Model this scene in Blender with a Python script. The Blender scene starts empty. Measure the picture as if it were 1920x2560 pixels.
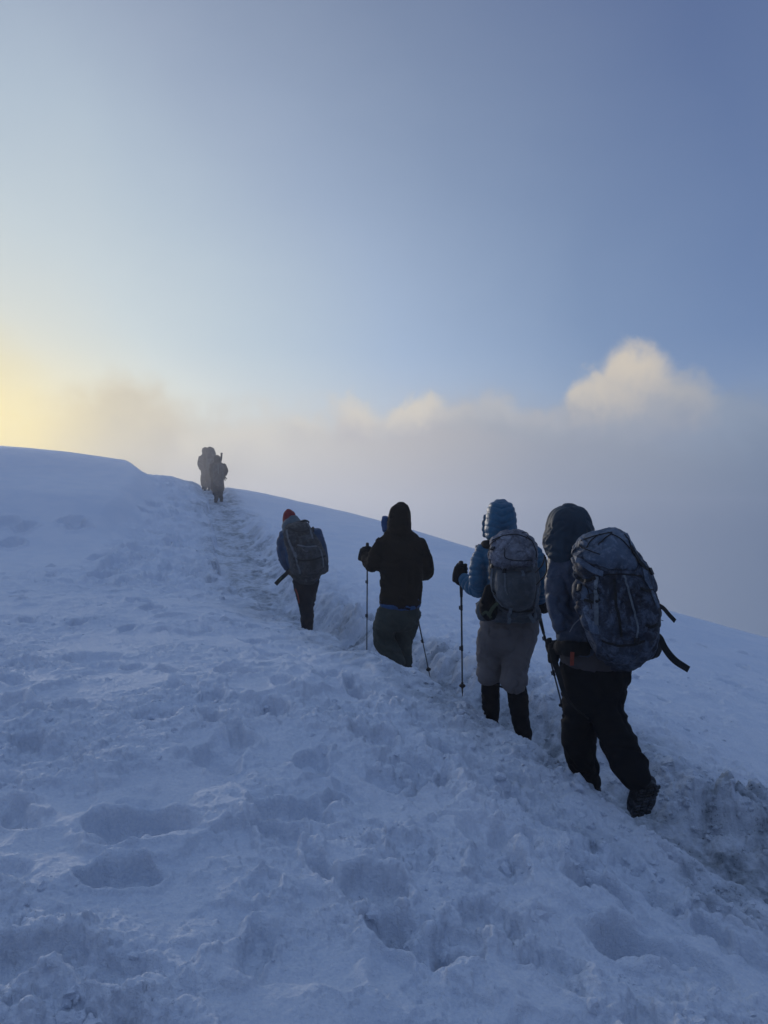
import bpy, bmesh, math, random
import numpy as np
from mathutils import Vector, Matrix, Quaternion

S = bpy.context.scene
C = S.collection
R = math.radians
random.seed(4)

# ------------------------------------------------------------------ camera
F = 1934.0                      # focal length of the photograph in its own pixels
PITCH = R(2.54)
cam_d = bpy.data.cameras.new('camera')
cam = bpy.data.objects.new('camera', cam_d)
C.objects.link(cam)
cam.location = (0, 0, 0)
cam.rotation_euler = (R(90) + PITCH, 0, 0)
cam_d.sensor_fit = 'VERTICAL'
cam_d.sensor_height = 24
cam_d.sensor_width = 18
cam_d.lens = 24 * F / 2560
cam_d.clip_start = 0.05
cam_d.clip_end = 2000
S.camera = cam

SUN_AZ, SUN_EL = -29.0, 8.0      # degrees: azimuth from +Y towards +X

def at(u, v, Y):
    """world point on the ray of photograph pixel (u, v) at distance Y in front"""
    xc, yc = (u - 960) / F, (1280 - v) / F
    d = Vector((xc, math.cos(PITCH) - yc * math.sin(PITCH), math.sin(PITCH) + yc * math.cos(PITCH)))
    return d * (Y / d.y)

# ------------------------------------------------------------------ node helper
class NT:
    def __init__(s, tree):
        s.t = tree; s.n = tree.nodes; s.l = tree.links
    def put(s, sock, v):
        if isinstance(v, bpy.types.NodeSocket): s.l.new(v, sock)
        elif v is not None:
            if sock.type == 'RGBA' and len(v) == 3: v = (*v, 1)
            sock.default_value = v
    def new(s, kind, **kw):
        n = s.n.new(kind)
        for k, v in kw.items(): setattr(n, k, v)
        return n
    def m(s, op, a, b=None, c=None, clamp=False):
        n = s.new('ShaderNodeMath', operation=op, use_clamp=clamp)
        s.put(n.inputs[0], a)
        if b is not None: s.put(n.inputs[1], b)
        if c is not None: s.put(n.inputs[2], c)
        return n.outputs[0]
    def vm(s, op, a, b=None):
        n = s.new('ShaderNodeVectorMath', operation=op)
        s.put(n.inputs[0], a)
        if b is not None: s.put(n.inputs[1], b)
        return n.outputs['Value'] if op in ('DOT_PRODUCT', 'LENGTH') else n.outputs['Vector']
    def mapr(s, v, a, b, c=0.0, d=1.0, smooth=True):
        n = s.new('ShaderNodeMapRange', interpolation_type='SMOOTHSTEP' if smooth else 'LINEAR', clamp=True)
        for i, x in enumerate((v, a, b, c, d)): s.put(n.inputs[i], x)
        return n.outputs[0]
    def mix(s, f, a, b, mode='MIX'):
        n = s.new('ShaderNodeMix', data_type='RGBA', blend_type=mode)
        s.put(n.inputs[0], f); s.put(n.inputs[6], a); s.put(n.inputs[7], b)
        return n.outputs[2]
    def noise(s, vec, scale, detail=3, rough=.5, dist=0.0, dim='3D'):
        n = s.new('ShaderNodeTexNoise', noise_dimensions=dim)
        s.put(n.inputs['Vector'], vec)
        n.inputs['Scale'].default_value = scale
        n.inputs['Detail'].default_value = detail
        n.inputs['Roughness'].default_value = rough
        n.inputs['Distortion'].default_value = dist
        return n.outputs[0]
    def ramp(s, f, stops, interp='EASE'):
        n = s.new('ShaderNodeValToRGB')
        r = n.color_ramp; r.interpolation = interp
        while len(r.elements) < len(stops): r.elements.new(0.5)
        for e, (p, c) in zip(r.elements, stops): e.position = p
        for e, (p, c) in zip(r.elements, stops):
            if not isinstance(c, (tuple, list)): c = (c, c, c)
            e.position = p; e.color = (*c, 1)
        s.put(n.inputs[0], f)
        return n.outputs[0]

# ------------------------------------------------------------------ world: dawn sky with veil and a bank of cloud
W = bpy.data.worlds.new('World'); S.world = W; W.use_nodes = True
w = NT(W.node_tree)
for n in list(w.n): w.n.remove(n)
tc = w.new('ShaderNodeTexCoord').outputs['Generated']
sep = w.new('ShaderNodeSeparateXYZ'); w.l.new(tc, sep.inputs[0])
dx, dy, dz = sep.outputs
el = w.m('MULTIPLY', w.m('ARCSINE', dz), 57.2958)
az = w.m('MULTIPLY', w.m('ARCTAN2', dx, dy), 57.2958)
sky = w.new('ShaderNodeTexSky', sky_type='NISHITA')
sky.sun_disc = False
sky.sun_elevation = R(SUN_EL); sky.sun_rotation = R(SUN_AZ)
sky.altitude = 4500; sky.air_density = 1.0; sky.dust_density = 1.2; sky.ozone_density = 2.0
nish = w.vm('MULTIPLY', sky.outputs[0], (0.05, 0.05, 0.05))
sund = (math.sin(R(SUN_AZ)) * math.cos(R(SUN_EL)), math.cos(R(SUN_AZ)) * math.cos(R(SUN_EL)), math.sin(R(SUN_EL)))
gam = w.m('MULTIPLY', w.m('ARCCOSINE', w.m('MINIMUM', w.vm('DOT_PRODUCT', tc, sund), 1.0)), 57.2958)
e01 = w.m('DIVIDE', el, 90.0, clamp=True)
def er(l): return [(a / 90.0, c) for a, c in l]
warp = w.noise(w.vm('MULTIPLY', tc, (1.2, 1.2, 1.9)), 1.9, 5, .5, .4)
g01 = w.m('DIVIDE', w.m('ADD', gam, w.m('MULTIPLY', w.m('SUBTRACT', warp, .5), 9.0)), 180.0, clamp=True)
def gr(l): return [(a / 180.0, c) for a, c in l]
ramp_lo = w.ramp(g01, gr([(0, (.80, .66, .32)), (4, (.80, .73, .50)), (8, (.745, .765, .69)), (14, (.64, .72, .74)), (20, (.53, .63, .71)), (30, (.385, .50, .68)), (44, (.215, .315, .505)), (54, (.16, .25, .45)),
                          (90, (.13, .20, .39)), (130, (.085, .13, .27)), (180, (.07, .11, .23))]), 'LINEAR')
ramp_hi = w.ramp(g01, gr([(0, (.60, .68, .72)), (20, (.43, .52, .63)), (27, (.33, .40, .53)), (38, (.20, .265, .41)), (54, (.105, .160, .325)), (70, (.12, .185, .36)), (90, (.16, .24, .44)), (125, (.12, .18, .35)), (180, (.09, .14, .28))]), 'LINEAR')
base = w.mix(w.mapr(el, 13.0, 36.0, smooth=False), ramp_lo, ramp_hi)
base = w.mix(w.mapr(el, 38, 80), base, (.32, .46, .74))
base = w.mix(0.08, base, nish)
# sun glow behind the veil
ge = w.m('ADD', w.m('POWER', w.m('ABSOLUTE', w.m('DIVIDE', w.m('ADD', az, 28.0), 9.0)), 2.0), w.m('POWER', w.m('ABSOLUTE', w.m('DIVIDE', w.m('SUBTRACT', el, 7.6), 4.2)), 2.0))
g1 = w.m('MULTIPLY', w.m('EXPONENT', w.m('MULTIPLY', ge, -1.0)), 0.80)
# cloud bank
n_a = w.noise(tc, 7.0, 6, .55, .25); n_b = w.noise(w.vm('ADD', tc, (4.1, 2.7, 1.3)), 7.0, 6, .55, .25); n_c = w.noise(tc, 26, 5, .6, .3)
waz = w.m('ADD', az, w.m('MULTIPLY', w.m('SUBTRACT', n_a, .5), 9.0))
wel = w.m('ADD', w.m('ADD', el, w.m('MULTIPLY', w.m('SUBTRACT', n_b, .5), 6.0)), w.m('MULTIPLY', w.m('SUBTRACT', n_c, .5), 2.6))
a01 = w.m('DIVIDE', w.m('ADD', az, 60.0), 120.0, clamp=True)
def ar(l): return [((a + 60) / 120, c) for a, c in l]
c_hi = w.ramp(a01, ar([(-60, (.40, .40, .40)), (-30, (.84, .66, .26)), (-25, (.80, .67, .34)), (-20, (.52, .48, .41)), (-14, (.50, .48, .44)), (-9, (.60, .58, .53)), (2, (.46, .45, .46)),
                       (12, (.31, .34, .41)), (19, (.27, .31, .39)), (27, (.20, .26, .37)), (60, (.16, .21, .31))]), 'LINEAR')
c_lo = w.ramp(a01, ar([(-60, (.26, .28, .34)), (-28, (.52, .50, .45)), (-15, (.46, .46, .49)), (0, (.355, .385, .465)), (12, (.205, .25, .355)),
                       (27, (.098, .150, .255)), (60, (.12, .17, .28))]), 'LINEAR')
body = w.mix(w.mapr(el, .5, 9.0), c_lo, c_hi)
body = w.mix(w.mapr(gam, 60, 130), body, (.10, .14, .235))
# thin haze that whitens the sky just over the bank
base = w.mix(w.mapr(el, 15.0, 7.5, 0, .5), base, w.mix(w.mapr(az, -18, 22), (.80, .78, .66), (.30, .385, .52)))
bank = w.m('ADD', w.ramp(a01, ar([(-60, .44), (-28, .42), (-20, .44), (-12, .43), (-4, .47), (4, .49), (12, .47), (20, .48), (27, .46), (60, .48)]), 'LINEAR'), 0)
bmask = w.mapr(w.m('SUBTRACT', w.m('MULTIPLY', bank, 20.0), wel), -2.2, 1.9)
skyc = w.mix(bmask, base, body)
#            az    el   r az r el  soft  strength  lit colour          shade colour
BILLOWS = [(-18.6, 8.0, 6.8, 3.6, .55, .85, (.56, .51, .42), (.43, .42, .41)),
           (-11.5, 6.5, 4.0, 2.2, .6, .5, (.66, .63, .55), (.50, .49, .48)),
           (-2.2, 9.0, 2.6, 2.1, .55, .85, (.66, .61, .53), (.46, .45, .47)),
           (2.4, 9.2, 2.9, 1.9, .50, .9, (.66, .61, .53), (.44, .44, .47)),
           (8.6, 8.9, 2.6, 1.9, .60, .7, (.48, .48, .49), (.34, .37, .43)),
           (22.6, 7.8, 4.5, 2.2, .75, .8, (.27, .33, .43), (.23, .29, .40)),
           (-6.4, 8.2, 2.0, 1.3, .7, .6, (.66, .62, .54), (.50, .49, .48)),
           (5.6, 8.8, 1.6, 1.3, .7, .6, (.54, .52, .50), (.40, .42, .46)),
           (12.0, 8.6, 2.2, 1.6, .7, .7, (.44, .44, .46), (.32, .355, .42)),
           (20.8, 8.8, 3.6, 2.9, .55, .9, (.42, .42, .43), (.27, .31, .40)),
           (17.8, 10.3, 3.5, 4.0, .42, 1.0, (.62, .56, .48), (.31, .345, .42)),
           (14.7, 9.8, 2.0, 2.6, .42, .95, (.60, .55, .48), (.32, .35, .42)),
           (26.5, 8.2, 2.5, 1.5, .8, .6, (.25, .30, .40), (.21, .27, .38))]
for (a0, e0, ra, re, sf_, st_, lit, shade) in BILLOWS:
    d1 = w.m('DIVIDE', w.m('SUBTRACT', waz, a0), ra); d2 = w.m('DIVIDE', w.m('SUBTRACT', wel, e0), re)
    dd = w.m('SQRT', w.m('ADD', w.m('MULTIPLY', d1, d1), w.m('MULTIPLY', d2, d2)))
    foot = w.mapr(w.m('SUBTRACT', el, e0 - re * .75), -2.0, 2.0)
    mk = w.m('MULTIPLY', w.m('MULTIPLY', w.mapr(dd, 1.0 + sf_ * .3, 1.0 - sf_), st_), foot)
    colr = w.mix(w.mapr(w.m('ADD', wel, w.m('MULTIPLY', w.m('SUBTRACT', n_a, .5), 4.0)), e0 - re * .6, e0 + re * .7), shade, lit)
    skyc = w.mix(mk, skyc, colr)
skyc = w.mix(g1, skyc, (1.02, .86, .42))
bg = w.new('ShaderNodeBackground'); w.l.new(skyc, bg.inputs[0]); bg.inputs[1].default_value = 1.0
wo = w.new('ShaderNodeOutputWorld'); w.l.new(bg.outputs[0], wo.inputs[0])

# ------------------------------------------------------------------ sun (veiled by the cloud at the left)
sl = bpy.data.lights.new('sun', 'SUN'); sl.energy = 1.8; sl.angle = R(9); sl.color = (1, .91, .82)
so = bpy.data.objects.new('sun', sl); C.objects.link(so)
so.rotation_euler = Vector([-c for c in sund]).to_track_quat('-Z', 'Y').to_euler()

S.view_settings.view_transform = 'Standard'
S.view_settings.look = 'None'
S.view_settings.exposure = 0
S.view_settings.gamma = 1
S.view_settings.use_curve_mapping = False
S.cycles.volume_bounces = 1
S.cycles.max_bounces = 8

# ------------------------------------------------------------------ noise in numpy
def _hash(ix, iy, seed):
    h = (ix.astype(np.uint32) * np.uint32(374761393) + iy.astype(np.uint32) * np.uint32(668265263) + np.uint32((seed * 2246822519) & 0xffffffff))
    h = (h ^ (h >> np.uint32(13))) * np.uint32(1274126177)
    return (h ^ (h >> np.uint32(16)))
def gnoise(x, y, seed=0):
    """gradient noise, about -0.7..0.7"""
    xf = np.floor(x); yf = np.floor(y)
    fx = x - xf; fy = y - yf
    ix = xf.astype(np.int64); iy = yf.astype(np.int64)
    ux = fx * fx * fx * (fx * (fx * 6 - 15) + 10); uy = fy * fy * fy * (fy * (fy * 6 - 15) + 10)
    def g(a, b):
        ang = _hash(ix + a, iy + b, seed).astype(np.float64) * (2 * np.pi / 4294967296.0)
        return np.cos(ang) * (fx - a) + np.sin(ang) * (fy - b)
    n0 = g(0, 0) * (1 - ux) + g(1, 0) * ux
    n1 = g(0, 1) * (1 - ux) + g(1, 1) * ux
    return n0 * (1 - uy) + n1 * uy
def gnoise3(p, seed=0):
    i = np.floor(p).astype(np.int64); f = p - i
    u = f * f * f * (f * (f * 6 - 15) + 10)
    def g(a, b, c):
        h = _hash(i[:, 0] + a + 57 * (i[:, 2] + c), i[:, 1] + b + 131 * (i[:, 2] + c), seed)
        h2 = _hash(i[:, 1] + b, i[:, 0] + a - 71 * (i[:, 2] + c), seed + 5)
        th = h / 4294967296.0 * 2 * np.pi; ph = h2 / 4294967296.0 * 2 - 1
        s = np.sqrt(1 - ph * ph)
        return (f[:, 0] - a) * s * np.cos(th) + (f[:, 1] - b) * s * np.sin(th) + (f[:, 2] - c) * ph
    r = 0
    for a in (0, 1):
        wa = u[:, 0] if a else 1 - u[:, 0]
        for b in (0, 1):
            wb = u[:, 1] if b else 1 - u[:, 1]
            for c in (0, 1):
                wc = u[:, 2] if c else 1 - u[:, 2]
                r = r + wa * wb * wc * g(a, b, c)
    return r
def fbm(x, y, seed=0, o=4, rough=.5):
    s = 0; a = 1
    for i in range(o):
        s = s + a * gnoise(x, y, seed + i * 17); x = x * 2.03 + 3.1; y = y * 2.03 - 1.7; a *= rough
    return s
def lumps(x, y, seed=0, keep=1.0):
    """rounded lumps: height 0..1 from scattered hemispheres"""
    xf = np.floor(x).astype(np.int64); yf = np.floor(y).astype(np.int64)
    out = np.zeros_like(x)
    for a in (-1, 0, 1):
        for b in (-1, 0, 1):
            h = _hash(xf + a, yf + b, seed); h2 = _hash(xf + a, yf + b, seed + 91)
            px = xf + a + (h & 0xffff) / 65536.0; py = yf + b + (h >> 16) / 65536.0
            r = .25 + .55 * (h2 & 0xff) / 255.0
            on = ((h2 >> 8) & 0xff) < 255 * keep
            q = 1 - ((x - px) ** 2 + (y - py) ** 2) / r ** 2
            out = np.maximum(out, np.where(on, r * np.sqrt(np.clip(q, 0, 1)), 0))
    return out
def blocks(x, y, seed=0):
    """broken, tilted pieces with gaps between them: height 0..1"""
    xf = np.floor(x).astype(np.int64); yf = np.floor(y).astype(np.int64)
    f1 = np.full(x.shape, 9.0); f2 = np.full(x.shape, 9.0); hh = np.zeros(x.shape)
    for a in (-1, 0, 1):
        for b in (-1, 0, 1):
            h = _hash(xf + a, yf + b, seed); h2 = _hash(xf + a, yf + b, seed + 91)
            ex = x - (xf + a + (h & 0xffff) / 65536.0); ey = y - (yf + b + (h >> 16) / 65536.0)
            d = np.sqrt(ex * ex + ey * ey) * (.75 + .5 * ((h2 >> 16) & 0xff) / 255.0)
            lev = (h2 & 0xff) / 255.0 + ex * (((h2 >> 8) & 0xff) / 128.0 - 1) * .9 + ey * (((h2 >> 24) & 0xff) / 128.0 - 1) * .9
            c = d < f1
            f2 = np.where(c, f1, np.minimum(f2, d)); hh = np.where(c, lev, hh); f1 = np.where(c, d, f1)
    return np.clip(hh, -.2, 1.3) * sstep(.0, .22, f2 - f1)
def sstep(a, b, x):
    t = np.clip((x - a) / (b - a), 0, 1); return t * t * (3 - 2 * t)

# ------------------------------------------------------------------ terrain
def v2(u, v, Y):                 # the same, from coordinates read off a 1659 px wide view
    p = at(u / .864, v / .864, Y); return (p.x, p.y, p.z)
PATH = np.array([(6.0, -2.5, -2.7), (4.5, .5, -2.35), (3.5, 2.0, -2.12), (2.7, 3.1, -1.93), (2.15, 3.8, -1.78), (1.85, 4.2, -1.67), (1.5, 4.65, -1.54), (1.03, 5.6, -1.42),
                 (.14, 7.5, -1.27), (-1.0, 9.95, -1.13), (-2.15, 13, -.72), (-2.9, 16, -.32), (-3.75, 19.5, .18), (-4.75, 23, .82), (-5.6, 26, 1.46), (-6.7, 29.5, 2.1),
                 (-7.6, 33, 2.35), (-8, 40, 2.2)])
def catmull(P, n=24):
    out = []
    Q = np.vstack([2 * P[0] - P[1], P, 2 * P[-1] - P[-2]])
    for i in range(1, len(Q) - 2):
        p0, p1, p2, p3 = Q[i - 1], Q[i], Q[i + 1], Q[i + 2]
        for k in range(n):
            t = k / n
            out.append(.5 * (2 * p1 + (p2 - p0) * t + (2 * p0 - 5 * p1 + 4 * p2 - p3) * t * t + (3 * p1 - p0 - 3 * p2 + p3) * t ** 3))
    out.append(P[-1]); return np.array(out)
CL = catmull(PATH)
ctrl = [(p[0], p[1], p[2] + .12) for p in PATH]
ctrl += [v2(*p) for p in [
    # near bank: edge above the trench
    (1659, 2050, 3.35), (1530, 1925, 3.7), (1455, 1860, 3.9), (1370, 1790, 4.1), (1290, 1716, 4.35), (1215, 1657, 4.65), (1150, 1608, 5.0), (1080, 1555, 5.4), (1000, 1487, 6.0), (860, 1428, 7.0), (760, 1384, 8.0),
    (650, 1356, 9.2), (600, 1334, 9.9),
    # near bank surface
    (1659, 2212, 2.62), (829, 2212, 2.35), (0, 2212, 2.1), (829, 1700, 4.0), (1250, 1850, 3.6), (400, 1500, 5.0), (0, 1700, 3.7), (600, 1420, 6.6),
    (100, 1360, 7.6), (300, 1305, 8.8), (500, 1300, 10.3), (300, 1285, 11.0), (480, 1275, 12.2), (0, 1268, 11.5),
    # left bowl and hill
    (0, 1180, 15), (300, 1180, 16), (200, 1100, 19.5), (0, 1050, 21.5), (0, 988, 26), (150, 1008, 25.5), (280, 1045, 25), (420, 1200, 17), (460, 1130, 21),
    (335, 1060, 24), (370, 1040, 25.5), (415, 1046, 27),
    # slope right of the trail
    (1659, 1710, 5.3), (1400, 1600, 5.7), (1600, 1500, 8.0), (1300, 1400, 10), (1030, 1400, 8.5), (1500, 1400, 12), (1030, 1250, 14), (1430, 1318, 18), (1659, 1376, 17),
    (1030, 1189, 22), (820, 1130, 25), (640, 1086, 28), (530, 1060, 29.5), (700, 1170, 19), (600, 1220, 15.5), (850, 1250, 13.5),
    (780, 1330, 10.5)]]
ctrl += [(-8, 50, 1.5), (-3, 42, 1.4), (3, 36, -.9), (10, 30, -3.6), (17, 27, -6.5), (-20, 40, 2.8), (-25, 22, 2.6), (-14, 12, .4), (-10, 2, -.6), (-6, -5, -1.3), (0, -2, -1.75), (0, -7, -2.2),
         (7, -6, -3.2), (12, 0, -4.0), (13, 9, -3.8), (7.5, 7, -2.4), (5, 4, -2.15), (14, 18, -4.3), (-.5, .6, -1.55), (2, .8, -1.9),
         (-9, 85, -14), (35, 75, -32), (75, 30, -42), (60, -40, -42), (0, -90, -30), (-70, -50, -22), (-85, 30, -12), (-55, 75, -12),
         (-9, 170, -52), (120, 120, -110), (170, 0, -120), (110, -120, -115), (0, -170, -75), (-120, -120, -65), (-170, 0, -50), (-120, 120, -48)]
ctrl = np.array(ctrl)
def tps(r2): return .5 * r2 * np.log(r2 + 1e-9)
cn_ = len(ctrl)
cx, cy, cz = ctrl.T
K = tps((cx[:, None] - cx) ** 2 + (cy[:, None] - cy) ** 2) + np.eye(cn_) * .02
Pm = np.column_stack([np.ones(cn_), cx, cy])
A = np.zeros((cn_ + 3, cn_ + 3)); A[:cn_, :cn_] = K; A[:cn_, cn_:] = Pm; A[cn_:, :cn_] = Pm.T
sol = np.linalg.solve(A, np.concatenate([cz, [0, 0, 0]]))
def plates(x, y, seed, e=.05):
    n = fbm(x, y, seed, 4, .55); return sstep(-e, e, n)
def ground0(x, y):
    z = sol[-3] + sol[-2] * x + sol[-1] * y
    for i in range(cn_): z = z + sol[i] * tps((x - cx[i]) ** 2 + (y - cy[i]) ** 2)
    return z
def path_coords(x, y):
    """signed distance t from the trail's middle (positive on its right, away from the camera), its floor height"""
    best = np.full(x.shape, 1e9); t = np.zeros(x.shape); zc = np.zeros(x.shape); s_ = np.zeros(x.shape); acc = 0
    pxl = np.interp(y, CL[:, 1], CL[:, 0])
    m = (np.abs(x - pxl) < np.where(y < 9, 10.0, 5.0)) & (y < 42) & (y > -2.4) & (np.abs(x) < 12)
    xm, ym = x[m], y[m]
    b = np.full(xm.shape, 1e9); tt = np.full(xm.shape, 9.0); zz = np.zeros(xm.shape); ss = np.zeros(xm.shape)
    P = CL[::4]
    for i in range(len(P) - 1):
        ax, ay, az_ = P[i]; bx, by, bz = P[i + 1]
        ex, ey = bx - ax, by - ay; L2 = ex * ex + ey * ey; L = math.sqrt(L2)
        k = np.clip(((xm - ax) * ex + (ym - ay) * ey) / L2, 0, 1)
        qx, qy = xm - ax - k * ex, ym - ay - k * ey
        d2 = qx * qx + qy * qy
        c = d2 < b
        b = np.where(c, d2, b)
        tt = np.where(c, np.sqrt(d2) * np.sign(qx * ey - qy * ex), tt)
        zz = np.where(c, az_ + k * (bz - az_), zz); ss = np.where(c, acc + k * L, ss); acc += L
    t[:] = (x - pxl) * .88
    t[m] = tt; t[~m] = np.where(np.abs(t[~m]) < 2.4, 2.4 * np.sign(t[~m] + 1e-9), t[~m]); zc[m] = zz; s_[m] = ss
    return t, zc, s_
# hollows and kicked steps in the near bank: pixel, distance, width, length, depth, turn
PITS = [(347, 2085, .52, .30, .15, .1), (741, 2060, .40, .24, .11, -.1), (290, 2215, .26, .22, .12, .3), (930, 2245, .22, .26, .12, 0), (677, 1785, .24, .26, .10, .1), (376, 1800, .30, .26, .07, 0),
        (225, 1655, .40, .5, .07, .1), (1209, 2330, .26, .30, .10, -.2), (1116, 2440, .24, .22, .10, 0), (1556, 2370, .26, .24, .13, -.6), (1284, 2125, .22, .22, .08, -.5),
        (940, 1860, .22, .3, .09, 0), (560, 1700, .2, .3, .05, .2), (960, 1960, .18, .2, .06, 0), (60, 2420, .34, .3, .12, .2), (310, 2450, .3, .2, .07, 0), (1500, 2250, .3, .18, .1, -.7),
        (1620, 2380, .34, .2, .12, -.7), (1420, 2230, .2, .16, .07, -.6), (1000, 1640, .2, .3, .05, 0), (1800, 2330, .3, .16, .12, -.7), (1000, 1760, .2, .3, .06, -.2),
        (1690, 2200, .24, .14, .09, -.8), (630, 2250, .16, .16, .06, 0), (520, 1900, .3, .3, .05, .2), (120, 1900, .3, .3, .06, 0), (700, 1600, .3, .5, .05, .1), (1200, 2000, .18, .2, .05, -.4)]
rs = np.random.RandomState(7)
def place_on(u, v):
    for Y in np.arange(1.6, 40, .05):
        p = at(u, v, Y)
        if p.z < ground0(np.array([p.x]), np.array([p.y]))[0]: return p
    return p
pit_list = []
for u, v, wd, ln, dp, tn in PITS:
    p = place_on(u, v); pit_list.append((p.x, p.y, wd / 2, ln / 2, dp, tn, 1))
for k in range(120):             # old soft footprints everywhere on the near side
    y = 1.6 + 11 * rs.rand() ** 1.0; x = rs.uniform(-.56, .5) * (y + .6)
    pit_list.append((x, y, rs.uniform(.055, .12), rs.uniform(.11, .2), rs.uniform(.02, .06), rs.uniform(-.9, .5), 0))
for k in range(110):             # lines of prints running beside the trench
    tt_ = rs.choice([-1.05, -1.3, -2.1, -2.35, -3.3, -3.5]) + rs.normal(0, .07); i_ = rs.randint(60, 250)
    d_ = CL[i_ + 1] - CL[i_]; L_ = math.hypot(d_[0], d_[1])
    pit_list.append((CL[i_, 0] + d_[1] / L_ * tt_, CL[i_, 1] - d_[0] / L_ * tt_, rs.uniform(.055, .085), rs.uniform(.13, .17), rs.uniform(.03, .065), .5 + rs.uniform(-.3, .3), 0))
for u, v in [(20, 1325), (60, 1335), (180, 1330), (195, 1340), (30, 1362), (250, 1395), (300, 1410), (370, 1290), (385, 1265), (280, 1420), (330, 1375), (350, 1400), (410, 1300), (450, 1380), (255, 1450), (430, 1430)]:
    p = place_on(u, v); pit_list.append((p.x, p.y, .2, .35, .13, rs.uniform(-.4, .4), 0))
for k in range(110):
    y = 11 + 14 * rs.rand(); px = np.interp(y, CL[:, 1], CL[:, 0]); x = px - .7 - 3.6 * rs.rand() ** 1.4
    if x < np.interp(y, [14, 16.5, 20, 25, 30], [-5.2, -5.6, -6.1, -7.35, -9.5]) + .3: continue
    pit_list.append((x, y, rs.uniform(.08, .16), rs.uniform(.15, .3), rs.uniform(.05, .11), rs.uniform(-.4, .8), 0))

def height(x, y, full=True):
    """ground height; also how dirty (0..1) the snow is"""
    z = ground0(x, y)
    t, zc, s_ = path_coords(x, y)
    r = np.hypot(x, y)
    wig = .07 * gnoise(s_ * 1.3, t * .6, 5) + .045 * gnoise(s_ * 4, t * 2, 6) + .02 * gnoise(s_ * 11, t * 5, 7) + sstep(8, 12, y) * (.22 * gnoise(s_ * .55, t * .2, 14) + .10 * gnoise(s_ * 1.9, t * .7, 13))
    left = t < 0
    at_ = np.abs(t)
    half = np.where(left, .34, .40) + np.interp(y, [0, 8, 11, 16, 21, 27], [0, .02, .10, .26, .20, .05]) * 1.0
    k = sstep(half - np.where(left, .05, .16), half + np.where(left, .05, .28), at_ + wig)
    bank = z
    # raised, broken shoulders along both sides of the trench
    near = np.exp(-((at_ - .62) / .26) ** 2)
    sh = np.where(left, .02, .05)
    bank = bank + near * (sh - .01 + np.where(left, .03, .06) * gnoise(s_ * 2.1, t * 2.5, 9))
    floor = zc - .10 * sstep(16, 11, y) - .17 * sstep(10, 13, y) * sstep(25, 20, y) - .10 * sstep(7, 5.5, y) + .018 * fbm(x * 5, y * 5, 31, 3) + sstep(8, 11, y) * (.06 * fbm(x * 2.2, y * 2.2, 33, 3, .5) - .02 * lumps(x * 3.1, y * 2.8, 35, .8))
    if full:
        foot = np.exp(-((at_ - .15) / .12) ** 2) * np.sin(s_ * 8 + np.where(left, 0, 1.6) + 3 * gnoise(s_ * .9, t, 15)) * .022 * sstep(10, 7, y)
        floor = floor + foot
    z = floor * (1 - k) + bank * k
    if full:                       # big rounded clods along both walls
        cx_ = x + .05 * fbm(x * 5, y * 5, 95, 3); cy_ = y + .05 * fbm(x * 5, y * 5, 96, 3)
        clod = lumps(cx_ * 3.4, cy_ * 3.4, 97, .75) * .55 + lumps(cx_ * 7, cy_ * 7, 98, .7) * .30
        cw = np.exp(-((t + .50) / .17) ** 2) * .5 + np.exp(-((t - .62) / .34) ** 2)
        z = z + cw * sstep(24, 6, y) * .17 * (clod - .16)
    dirt = (1 - sstep(.34, 1.25, at_ + wig * 2)) * np.where(left, .8, 1.0)
    dirt = dirt * (.55 + .45 * sstep(-.25, .25, gnoise(x * 2.2, y * 2.2, 3)))
    if full: dirt = dirt * (1 - .65 * sstep(.12, .34, clod) * sstep(.25, .4, at_))
    # broad, wind-shaped relief
    away = sstep(.25, .8, at_)
    fade = 1 / (1 + (r / 60) ** 2)
    z = z + .10 * fbm(x * .23, y * .23, 40, 3) * away * fade * sstep(2, 14, r)
    lh = sstep(-2.0, -5.0, t) * sstep(10, 13, y)              # the smooth drift at the left
    xe = np.interp(y, [14, 16.5, 20, 25, 30, 40], [-5.2, -5.6, -6.1, -7.35, -9.5, -14]) + .25 * gnoise(y * .5, x * .1, 12)
    z = z + .40 * sstep(-.1, .85, xe - x) * sstep(14.5, 19, y) * sstep(60, 40, y)
    lh = np.maximum(lh * .6, sstep(-.2, .4, xe - x) * sstep(11, 15, y))
    rough = (1 - .88 * lh) * (1 - .75 * sstep(2.0, 4.0, t) * sstep(4, 8, y))
    z = z + .018 * fbm(x * 1.1, y * 1.1, 41, 3) * rough * away
    rough = rough * (1 - .5 * sstep(4.5, 7.5, y) * sstep(-.3, -.6, t) * sstep(12, 9.5, y))
    if not full: return z, dirt
    # pits
    wx = x + .085 * fbm(x * 3.6, y * 3.6, 61, 3, .5); wy = y + .085 * fbm(x * 3.6, y * 3.6, 66, 3, .5)
    for (px, py, a, b, d, tn, hard) in pit_list:
        mx = max(a, b) * 2.2
        m = (np.abs(x - px) < mx) & (np.abs(y - py) < mx)
        if not m.any(): continue
        ax, ay = wx[m] - px, wy[m] - py
        c, s = math.cos(tn), math.sin(tn)
        q, p = (ax * c + ay * s) / a, (-ax * s + ay * c) / b
        rr = np.sqrt(q * q + p * p)
        if hard:
            e = sstep(1.10, .78, rr + .3 * sstep(.3, -.9, p)) * .6 + .4 * sstep(1.1, .3, rr + .35 * sstep(.4, -.9, p))
            rim_ = np.exp(-((rr - 1.22) / .16) ** 2) * .16
        else:
            e = sstep(1.12, .6, rr) * (1 + .25 * p); rim_ = np.exp(-((rr - 1.22) / .16) ** 2) * .28
        z[m] += d * (rim_ - e)
    # crust, ripples, crumbs
    nearf = sstep(30, 9, r)
    nf2 = sstep(16, 5, r)
    patch = sstep(-.12, .22, fbm(x * .75, y * .75, 70, 3))
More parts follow.
